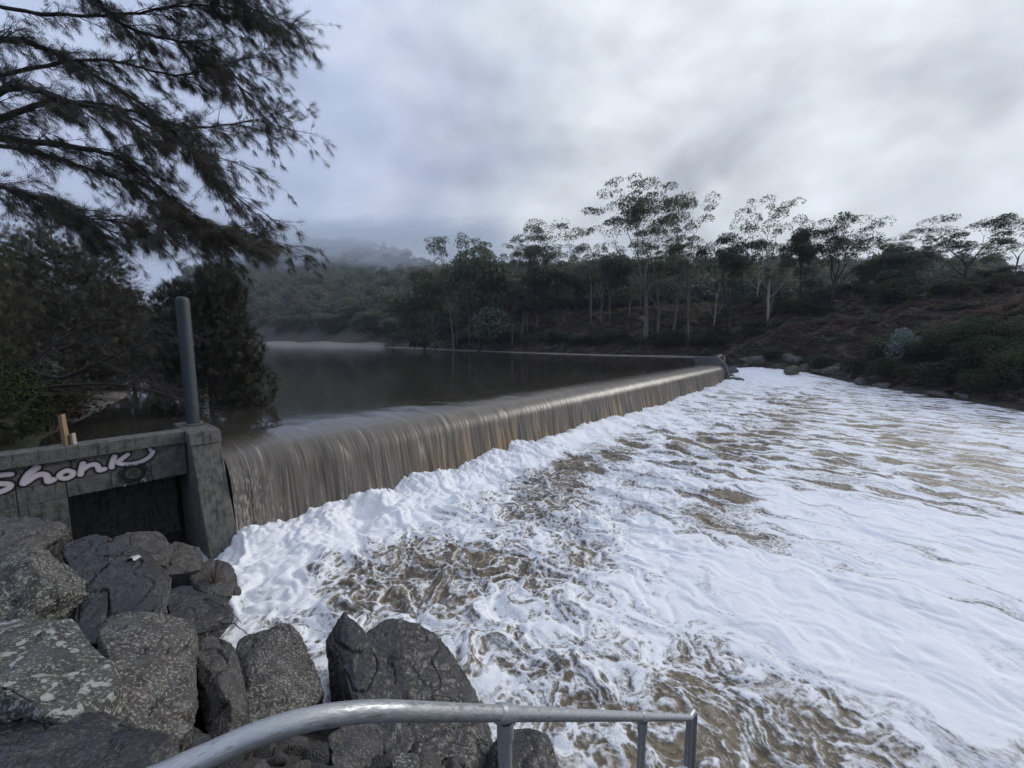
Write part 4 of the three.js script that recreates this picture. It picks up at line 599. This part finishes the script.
{ // heath, bracken and stones on the far hillside
  const r = rng(555), S = new Soup(), B = new Soup();
  for (let k = 0; k < 95; k++) { const a = r() * 6.28, d = Math.sqrt(r()) * 0.45, l = 0.08 + 0.1 * r(), b = r() * 6.28, y = 0.06 + (0.5 - d) * r(); S.tint = [1, 1, 1]; const q = 0.75 + 0.5 * r(); S.tint = [q, q, q]; S.leaf(Math.cos(a) * d, y, Math.sin(a) * d, Math.cos(b) * l, (0.3 - r() * 0.5) * l, Math.sin(b) * l, -Math.sin(b) * l * 0.3, (r() - 0.5) * 0.08, Math.cos(b) * l * 0.3); }
  const list = [], cols = [], rocks = [];
  for (let k = 0; k < 90000 && list.length < 19000; k++) {
    const u = 430 + 700 * r(), d = mix(40, 25, sm(850, 1000, u)) + 75 * r(), x = HX(u, d), z = -d; if (polyDist(RES, x, z) < 0.5 || polyDist(RIV, x, z) < 0.8) continue; const y = ground(x, z), q = fbm2(x * 0.15, z * 0.15, 3);
    if (r() < 0.085) { rocks.push(MX(x, y + 0.05, z, r() * 6.28, 0.2 + 0.65 * r() * r(), 0.16 + 0.28 * r(), 0.2 + 0.4 * r() * r(), 0.3 * r())); continue; }
    const sc = 0.7 + 0.9 * r(); list.push(MX(x, y, z, r() * 6.28, sc, sc * (0.7 + 0.5 * r())));
    const v = r() + q * 0.8, c = v < 0.45 ? [0.15, 0.098, 0.078] : v < 0.8 ? [0.095, 0.085, 0.056] : v < 1.0 ? [0.075, 0.09, 0.05] : [0.2, 0.17, 0.14]; const kk = 0.7 + 0.6 * r(); cols.push(new THREE.Color(c[0] * kk, c[1] * kk, c[2] * kk));
  }
  tag(instanced('heath', S.build(), leafMat, list, null, cols), 'low brown bracken and heath covering the far hillside', 'heath', null, 'stuff');
  tag(instanced('scattered_stones', rockGeometry(blob(rng(8), 1, 0.7, 0.8), 60, 0.4, 0.8), rockMat('speckle'), rocks), 'scattered grey stones lying over the far hillside', 'stones', null, 'stuff');
}
// shrubs
function shrub(seed, color, o = {}) {
  const r = rng(seed), S = new Soup(), Wd = new Soup(), lobes = [];
  for (let k = 0; k < (o.lobes || 11); k++) { const a = r() * 6.28, d = Math.sqrt(r()) * 0.75; lobes.push([Math.cos(a) * d, 0.35 + 0.75 * r() * (1.1 - d), Math.sin(a) * d, 0.28 + 0.2 * r()]); }
  for (const [x, y, z, R] of lobes) { const kk = 0.8 + 0.4 * r(); Wd.tube([V(x * 0.12, -0.15, z * 0.12), V(x * 0.5, y * 0.5, z * 0.5), V(x, y, z)], [0.03, 0.02, 0.008], 4, false);
    for (let k = 0; k < (o.leaves || 190); k++) { const p = rv(r).normalize().multiplyScalar(R * Math.cbrt(0.3 + 0.7 * r())); tint(S, color.map((e) => e * kk), r, 0.35); const l = (o.leaf || 0.1) * (0.7 + 0.6 * r()), b = r() * 6.28, up = o.up || 0; S.leaf(x + p.x, Math.max(0.03, y + p.y * 0.9), z + p.z, Math.cos(b) * l, (r() - 0.5 + up) * l, Math.sin(b) * l, -Math.sin(b) * l * 0.3, (r() - 0.5) * l * 0.5, Math.cos(b) * l * 0.3); } }
  return { leaves: S.build(), wood: Wd.build() };
}
{
  const kinds = [shrub(1, SHRUB), shrub(2, [0.045, 0.048, 0.027]), shrub(3, SHRUB, { lobes: 14 }), shrub(4, [0.052, 0.046, 0.03])], blue = shrub(5, [0.19, 0.24, 0.225], { leaf: 0.09, lobes: 9, leaves: 200 }), big = shrub(8, SHRUB, { lobes: 34, leaves: 260, leaf: 0.055 });
  const put = (k, x, z, w, h, label, group, turn = 0) => { const g = base('shrub', label, 'shrub', [x, ground(x, z), z], turn, group); g.scale.set(w, h, w); mesh('stems', k.wood, barkMats.brown, g); mesh('foliage', k.leaves, leafMat, g); };
  const [bx, bz] = [HX(897, 39.5), -39.5]; put(blue, bx, bz, 2.0, 2.9, 'blue-grey leaved shrub standing out above the dark bank bushes');
  put(big, HX(975, 34), -34, 3.3, 3.4, 'largest dark green bush overhanging the foam at the far bank', null, 1); put(big, HX(1030, 27.5), -27.5, 2.3, 2.9, 'dark green bush hanging over the water at the downstream end', null, 2);
  put(big, HX(925, 37.5), -37, 2.1, 2.2, 'dark green bush beside the blue-grey shrub', null, 3);
  const r = rng(808);
  [[35.6, -41.5, 1.5, 1.7], [36.4, -38.6, 1.9, 1.9], [36.2, -35.6, 1.7, 1.6], [35.4, -32.4, 2.0, 2.2], [34.8, -29.2, 1.6, 1.8], [38.6, -41, 2.2, 2.2], [38.8, -36, 2.4, 2.6], [37.6, -31.5, 2.3, 2.6], [35.0, -45.8, 1.3, 1.3], [32.4, -49.2, 1.4, 1.2], [36.6, -27.5, 2.2, 2.4]].forEach(([x, z, w, h], k) => put(k % 3 ? big : kinds[1], x, z, w, h, 'dark bush overhanging the white water along the far bank', 'bushes at the edge of the far bank', k));
  for (let k = 0; k < 84; k++) { const u = 740 + 300 * r(), d = mix(58, 46, sm(740, 1030, u)) + 22 * r() * r(), x = HX(u, d), z = -d; if (polyDist(RIV, x, z) < 1 || polyDist(RES, x, z) < 1) continue; const q = Math.floor(r() * 4), w = 0.8 + 1.1 * r(); put(kinds[q], x, z, w, w * (0.7 + 0.4 * r()), ['rounded dark green shrub on the far hillside', 'olive shrub on the far hillside', 'dense dark green shrub on the far hillside', 'brownish shrub on the far hillside'][q], 'shrubs on the far hillside', r() * 6); }
  for (let k = 0; k < 62; k++) { const t = r() * 5, i = 3 + Math.floor(t), f = t % 1, x = mix(RES[i][0], RES[i + 1][0], f) + 1.5 + 2.5 * r(), z = mix(RES[i][1], RES[i + 1][1], f) - 1.2 - 2.2 * r(); if (polyDist(RES, x, z) < 0.8) continue; const q = Math.floor(r() * 4), w = 1.0 + 1.1 * r(); put(kinds[q], x, z, w, w * (0.8 + 0.4 * r()), ['rounded dark green shrub crowding the far waterline', 'olive shrub crowding the far waterline', 'dense dark green shrub crowding the far waterline', 'brownish shrub crowding the far waterline'][q], 'shrubs along the far waterline', r() * 6); }
  // left bank undergrowth
  put(shrub(6, [0.055, 0.078, 0.026], { leaf: 0.045, leaves: 420, lobes: 14 }), -12.4, -9.4, 1.0, 2.2, 'bright green leafy shrub at the left end of the wall');
  const rl = rng(31); for (let k = 0; k < 60; k++) { const x = -10.6 - 9 * rl(), z = -6.6 - 6.5 * rl(); if (polyDist(RES, x, z) < 0.2 || SN(x, z)[1] > -1.2) continue; const w = 0.8 + 0.9 * rl(); put(kinds[1 + (k % 3)], x, z, w, w * 1.1, 'dull undergrowth shrub on the left bank behind the wall', 'undergrowth behind the wall', rl() * 6); }
}
console.log('shrubs');
// ---------- she-oaks ----------
function tuft(seed, needles, L, w, spread) { const r = rng(seed), S = new Soup(); for (let k = 0; k < needles; k++) { const l = L * (0.6 + 0.6 * r()), d = V(0, 0, 1).add(rv(r, spread)).normalize(); const o = rv(r, L * 0.12); S.tint = [1, 1, 1].map(() => 0.7 + 0.6 * r()); const t = 0.75 + 0.5 * r(); S.tint = [t, t, t]; S.needle(o.x, o.y, o.z + L * 0.3 * (r() - 0.5), d.x * l, d.y * l, d.z * l, w); } return S.build(); }
const aim = (p, d, s) => { const q = new THREE.Quaternion().setFromUnitVectors(V(0, 0, 1), d); return new THREE.Matrix4().compose(p, q, V(s, s, s)); };
const needleMat = new THREE.MeshPhysicalMaterial({ color: 0xffffff, vertexColors: true, roughness: 0.8, side: THREE.DoubleSide });
const LIMBS = [
  [[-8.56, 6.91, -6.71], [-8.09, 7.19, -6.74], [-7.59, 7.30, -6.85], [-7.23, 7.24, -6.95], [-6.53, 6.88, -7.01], [-5.81, 6.45, -7.06], [-5.14, 5.76, -7.09], [-4.54, 5.05, -7.11]],
  [[-8.28, 5.43, -6.35], [-7.81, 5.93, -6.50], [-7.66, 6.28, -6.54], [-7.35, 6.42, -6.56], [-6.78, 6.30, -6.44], [-6.08, 6.05, -6.31], [-5.34, 5.85, -6.29], [-4.38, 5.39, -6.24]],
  [[-9.11, 5.88, -7.00], [-8.45, 6.08, -7.02], [-8.07, 6.35, -7.15], [-7.68, 6.59, -7.28], [-7.11, 6.68, -7.39], [-6.43, 6.62, -7.59], [-5.44, 6.39, -7.66], [-4.42, 6.59, -7.78]],
  [[-8.83, 5.78, -6.79], [-7.28, 5.70, -6.68], [-6.49, 5.61, -6.67], [-5.86, 5.42, -6.65], [-5.23, 4.95, -6.60], [-4.84, 4.56, -6.55], [-4.13, 4.17, -6.51]],
  [[-8.00, 4.91, -6.09], [-7.42, 4.85, -6.08], [-6.92, 4.76, -6.07], [-6.41, 4.59, -6.05], [-5.97, 4.38, -6.02], [-5.4, 4.3, -5.99]],
  [[-7.79, 8.83, -7.33], [-6.63, 8.21, -7.26], [-6.23, 7.84, -7.32], [-5.64, 7.70, -7.40], [-5.12, 7.61, -7.49], [-4.41, 6.95, -7.52]],
  [[-9.58, 6.07, -7.63], [-8.14, 5.91, -7.61], [-7.24, 5.61, -7.57], [-6.52, 5.36, -7.55], [-5.80, 4.75, -7.48], [-4.50, 4.53, -7.46]],
  [[-9.66, 8.51, -7.69], [-8.14, 8.43, -7.89], [-6.79, 8.51, -7.99], [-5.40, 8.76, -8.12], [-4.54, 8.66, -8.21]],
  [[-7.87, 8.96, -7.14], [-6.47, 8.91, -7.33], [-5.30, 8.85, -7.53], [-4.32, 8.34, -7.67]],
  [[-10.21, 7.11, -7.94], [-8.73, 7.57, -7.99], [-7.35, 7.82, -8.12], [-6.12, 7.60, -8.20], [-4.88, 7.89, -8.23]]];
{
  const trunkTop = V(-10.6, 5.0, -7.2), bx = -11.3, bz = -7.6, by = ground(bx, bz), o = V(bx, by, bz), rel = (p) => p.clone().sub(o);
  const g = base('she_oak', 'big she-oak reaching drooping needle branches over the wall', 'tree', [bx, by, bz]); const r = rng(2024);
  const T = new Soup(); T.tube([V(0, -0.4, 0), V(0.2, 1.5, 0.1), V(0.5, 3.2, 0.3), V(0.75, 4.6, 0.45), V(0.9, 6.4, 0.4), V(1.4, 8.6, 0.3)], [0.36, 0.3, 0.27, 0.25, 0.2, 0.1], 12);
  mesh('trunk', T.build(), barkMats.dark, g);
  const tufts = [], needleCols = [], twigs = new Soup();
  LIMBS.forEach((raw, li) => {
    const start = V(-10.7 + 0.1 * li, clamp(raw[0][1] - 0.9, 3.8, 8.4), -7.25), ctl = [start, ...raw.map((q) => V(q[0] - 0.28, q[1], q[2]))], c = new THREE.CatmullRomCurve3(ctl), n = 44, pts = c.getPoints(n), S = new Soup();
    const thick = [0.075, 0.1, 0.085, 0.075, 0.055, 0.06, 0.055, 0.05, 0.045, 0.06][li];
    S.tube(pts.map((p, k) => rel(p.addScaledVector(rv(r), 0.015))), pts.map((_, k) => mix(thick, 0.009, Math.pow(k / n, 0.75))), 7); mesh('limb', S.build(), barkMats.dark, g);
    const frond = (p, d, len, rad, lv) => { // droop and split
      const far0 = sm(-8.3, -5.2, p.x); const q = [p.clone()], rr = [rad]; let x = p.clone(), dd = d.clone(); const m = 5;
      for (let k = 1; k <= m; k++) { dd.add(rv(r, 0.16)).add(V(0.02, -0.05 - 0.03 * lv, 0)).normalize(); x = x.clone().addScaledVector(dd, len / m); q.push(x); rr.push(Math.max(0.0022, rad * (1 - 0.75 * k / m))); }
      twigs.tube(q.map(rel), rr, 4, false);
      if (lv < 2) { const kids = lv === 0 ? 6 : 2; for (let k = 0; k < kids; k++) { const at = q[1 + Math.floor(r() * m)], nd = dd.clone().add(rv(r, 0.75)).normalize(); frond(at, nd, len * (0.35 + 0.3 * r()), rad * 0.5, lv + 1); } }
      const leafy = lv === 0 ? (far0 > 0.6 ? 3 : 1) : lv === 1 ? Math.round(1.4 + 2.6 * far0) : Math.round(1.4 + 3.4 * far0); for (let k = 0; k < leafy; k++) { const f = 0.35 + 0.65 * r(), a = q[Math.min(m, Math.floor(f * m))]; tufts.push(aim(rel(a.clone().add(rv(r, 0.03))), dd.clone().add(V(0.1, -0.12, 0)).add(rv(r, 0.4)).normalize(), 0.7 + 0.7 * r())); const t = 0.8 + 0.4 * r(); needleCols.push(new THREE.Color(0.046 * t, 0.042 * t, 0.026 * t)); }
    };
    for (let k = 8; k <= n; k++) { if (pts[k].x < -9.2) continue; const far = sm(-8.2, -5, pts[k].x), reps = r() < mix(0.8, 0.95, far) ? (r() < 0.22 ? 2 : 1) : 0; for (let e = 0; e < reps; e++) { const t = pts[Math.min(n, k + 1)].clone().sub(pts[k - 1]).normalize(); frond(pts[k], t.add(V((r() - 0.2) * 0.5, (r() - 0.55) * 1.0, (r() - 0.5) * 1.2)).normalize(), mix(0.5, 0.85, far) * (0.6 + 0.6 * r()), 0.011, 0); } }
  });
  mesh('twigs', twigs.build(), barkMats.dark, g, 'stuff');
  instanced('needles', tuft(3, 14, 0.115, 0.0015, 0.7), needleMat, tufts, g, needleCols); console.log('tufts', tufts.length);
}
// bushy she-oaks behind the wall and along the left bank
function bushOak(seed, H, R, n, len) {
  const r = rng(seed), S = new Soup(), list = [], cols = []; S.tube([V(0, -0.3, 0), V(0.05, H * 0.4, 0), V(-0.05, H * 0.75, 0.05), V(0, H * 0.95, 0)], [0.09, 0.07, 0.045, 0.015], 7);
  for (let k = 0; k < 46; k++) { const f = 0.08 + 0.85 * r(), a = r() * 6.28, reach = R * 0.85 * Math.sqrt(Math.max(0.05, 1 - f * f * 0.9)) * (0.6 + 0.4 * r()); S.tube([V(0, f * H * 0.85, 0), V(Math.cos(a) * reach * 0.5, f * H * 0.85 + reach * 0.25, Math.sin(a) * reach * 0.5), V(Math.cos(a) * reach, f * H * 0.85 + reach * 0.42, Math.sin(a) * reach)], [0.028, 0.018, 0.006], 4, false); }
  const lob = []; for (let k = 0; k < 34; k++) { const f = 0.06 + 0.86 * r(), a = r() * 6.28, d = R * 0.78 * Math.sqrt(Math.max(0.03, 1 - f * f)) * Math.sqrt(r() * 0.8 + 0.2); lob.push([Math.cos(a) * d, f * H, Math.sin(a) * d, R * (0.28 + 0.16 * r())]); }
  for (let k = 0; k < n; k++) { const [x, y, z, q] = lob[Math.floor(r() * lob.length)], p = rv(r).normalize().multiplyScalar(q * Math.cbrt(0.25 + 0.75 * r())); const out = V(x + p.x, 0.15 + r() * 1.1, z + p.z); const d = out.multiplyScalar(0.4 / (R + 0.01)).add(V(0, 0.7 - 0.9 * r(), 0)).add(rv(r, 0.5)).normalize(); list.push(aim(V(x + p.x, Math.max(0.05, y + p.y * 1.1), z + p.z), d, 0.7 + 0.7 * r())); const t = 0.75 + 0.5 * r(); cols.push(new THREE.Color(0.052 * t, 0.053 * t, 0.034 * t)); }
  return { wood: S.build(), list, cols, geo: tuft(seed, 22, len, 0.0042, 0.4) };
}
{
  const spots = [[-11.4, -15.0, 5.4, 2.0, 'dense dark she-oak bush standing in the water behind the steel post'], [-19.4, -20.4, 5.4, 2.2, 'dark she-oak behind the bare leaning branches'], [-17.5, -11.6, 7.0, 3.0, 'tall dark she-oak filling the left bank'], [-16.6, -10.6, 4.4, 1.9, 'shaggy she-oak low on the left bank'], [-19.5, -17.5, 7.5, 3.0, 'dark she-oak further back on the left bank'], [-12.6, -8.2, 2.6, 1.5, 'small she-oak thicket at the left end of the wall'], [-22.5, -21.5, 6.5, 2.8, 'she-oak at the left waterline beyond the others']];
  spots.forEach(([x, z, H, R, lab], k) => { const b = bushOak(70 + k, H, R, k ? 5200 : 8000, 0.26), y = Math.max(ground(x, z), -0.1), g = base('she_oak', lab, 'tree', [x, y, z], k); mesh('trunk', b.wood, barkMats.dark, g); instanced('needles', b.geo, needleMat, b.list, g, b.cols); });
  // bare leaning tree
  const bare = [[[-14.63, 0.96, -10.89], [-13.39, 1.73, -10.97], [-12.43, 1.56, -10.95], [-11.33, 2.00, -11.00], [-10.42, 2.46, -11.25], [-9.24, 2.74, -11.38]], [[-13.53, 1.64, -10.96], [-12.66, 2.60, -11.27], [-11.74, 3.17, -11.53], [-11.13, 4.03, -11.73]], [[-13.28, 1.26, -10.72], [-11.71, 1.41, -10.53], [-10.19, 1.44, -10.33], [-8.47, 1.08, -10.09], [-7.96, 0.70, -10.05]], [[-11.33, 2.00, -11.00], [-10.31, 1.66, -10.76], [-9.20, 1.28, -10.52]], [[-12.66, 2.32, -11.24], [-11.33, 2.74, -11.08], [-9.96, 2.93, -11.10]]];
  const o = V(-14.8, ground(-14.8, -10.9), -10.9), g = base('bare_tree', 'leafless dark tree leaning out low over the water behind the wall', 'tree', [o.x, o.y, o.z]), r = rng(66), tw = new Soup();
  { const S = new Soup(); S.tube([V(0, -0.3, 0), V(0.1, 0.5, 0), V(0.5, 0.9, 0.05), V(1.45, 1.5, -0.05)].map((p) => p), [0.17, 0.15, 0.13, 0.09], 8); mesh('trunk', S.build(), barkMats.dark, g); }
  bare.forEach((raw, q) => { const c = new THREE.CatmullRomCurve3(raw.map((p) => V(...p))), pts = c.getPoints(28), S = new Soup(); S.tube(pts.map((p) => p.clone().sub(o)), pts.map((_, k) => mix([0.085, 0.05, 0.05, 0.03, 0.035][q], 0.008, k / 28)), 6); mesh('limb', S.build(), barkMats.dark, g);
    const twig = (p, d, len, rad, lv) => { const a = [p.clone()], rr = [rad]; let x = p.clone(), dd = d.clone(); for (let k = 1; k <= 4; k++) { dd.add(rv(r, 0.22)).add(V(0.04, -0.05, 0)).normalize(); x = x.clone().addScaledVector(dd, len / 4); a.push(x); rr.push(rad * (1 - 0.6 * k / 4)); } tw.tube(a.map((e) => e.clone().sub(o)), rr, 4, false); if (lv < 2) for (let k = 0; k < 4; k++) twig(a[1 + Math.floor(r() * 4)], dd.clone().add(rv(r, 0.8)).normalize(), len * (0.4 + 0.3 * r()), rad * 0.6, lv + 1); };
    for (let k = 3; k <= 28; k++) if (r() < 0.75) { const t = pts[k].clone().sub(pts[k - 1]).normalize(); twig(pts[k], t.add(V(0.2, (r() - 0.5) * 1.2, (r() - 0.5) * 1.2)).normalize(), 0.5 + 0.5 * r(), 0.009, 0); } });
  mesh('twigs', tw.build(), barkMats.dark, g, 'stuff');
}
{ // dry grass clump at the pier foot and drifted twigs
  const r = rng(17), S = new Soup(); for (let k = 0; k < 60; k++) { const a = r() * 6.28, t = 0.7 + 0.6 * r(); S.tint = r() < 0.4 ? [0.16 * t, 0.09 * t, 0.07 * t] : [0.13 * t, 0.11 * t, 0.075 * t]; const l = 0.25 + 0.35 * r(); S.needle(Math.cos(a) * 0.06, 0, Math.sin(a) * 0.06, Math.cos(a) * l * 0.5, l, Math.sin(a) * l * 0.5, 0.006); }
  const p = [-5.55, 0, -7.0]; const m = mesh('grass_clump', S.build(), leafMat); m.position.set(p[0], Math.max(ground(p[0], p[2]), -2.1) + 0.2, p[2]); tag(m, 'reddish dry grass clump among the rocks at the pier foot', 'grass');
  for (const [a, b, lab] of [[[-5.3, -1.75, -6.35], [-4.35, -1.95, -6.0], 'longer dark drift twig resting on foam beside the square boulder'], [[-4.6, -1.9, -5.9], [-4.1, -1.95, -5.75], 'shorter dark drift twig resting on foam beside the square boulder']]) { const T = new Soup(), A = V(...a), B = V(...b), o = A.clone(); const q = []; for (let k = 0; k <= 6; k++) q.push(A.clone().lerp(B, k / 6).add(rv(r, 0.02)).add(V(0, 0.08 * Math.sin(k / 6 * 3), 0)).sub(o)); T.tube(q, q.map((_, k) => 0.011 - 0.001 * k), 5); T.tube([q[3], q[3].clone().add(V(0.12, 0.14, 0.05))], [0.006, 0.002], 4); const t = mesh('twig', T.build(), barkMats.dark); t.position.copy(o); tag(t, lab, 'twig'); }
}
{ // low cloud lying on the mountain: hanging veils of mist, one behind the other
  const tex = (seed) => { const d = new Uint8Array(512 * 128 * 4); for (let j = 0; j < 128; j++) for (let i = 0; i < 512; i++) { const u = i / 511, v = j / 127, w = fbm2(u * 9 + seed, v * 2.5, 5), e = sm(0, 0.12, u) * sm(0, 0.12, 1 - u) * sm(0.0, 0.5, v + 0.35 * w) * sm(0.0, 0.5, 1 - v + 0.2 * w) * sm(0, 0.15, v) * sm(0, 0.3, 1 - v); const o = (j * 512 + i) * 4; d[o] = d[o + 1] = d[o + 2] = Math.round(255 * clamp(e)); d[o + 3] = 255; } const t = new THREE.DataTexture(d, 512, 128); t.magFilter = THREE.LinearFilter; t.needsUpdate = true; return t; };
  for (let k = 0; k < 4; k++) {
    const m0 = new THREE.MeshPhysicalMaterial({ color: new THREE.Color(0.86, 0.93, 1.0), roughness: 1, transmission: 0.5, thickness: 0, transparent: true, opacity: 0.34 + 0.05 * k, alphaMap: tex(k * 9 + 2), side: THREE.DoubleSide, specularIntensity: 0 });
    const w = 560 + 80 * k, h = 85 + 22 * k, g = new THREE.PlaneGeometry(w, h * 1.6, 60, 10), p = g.attributes.position; for (let i = 0; i < p.count; i++) p.setZ(i, 4 * fbm2(p.getX(i) * 0.004 + k * 3, p.getY(i) * 0.006, 2));
    g.rotateX(-0.95); g.computeVertexNormals(); const m = mesh('cloud', g, m0); m.position.set(-250 - 40 * k, 56 + h / 2 + 4 * k, -400 - 55 * k); m.castShadow = false; tag(m, 'thin veil of low cloud lying against the mountain', 'cloud', 'low cloud on the mountain');
  }
}
renderer.render(scene, camera);
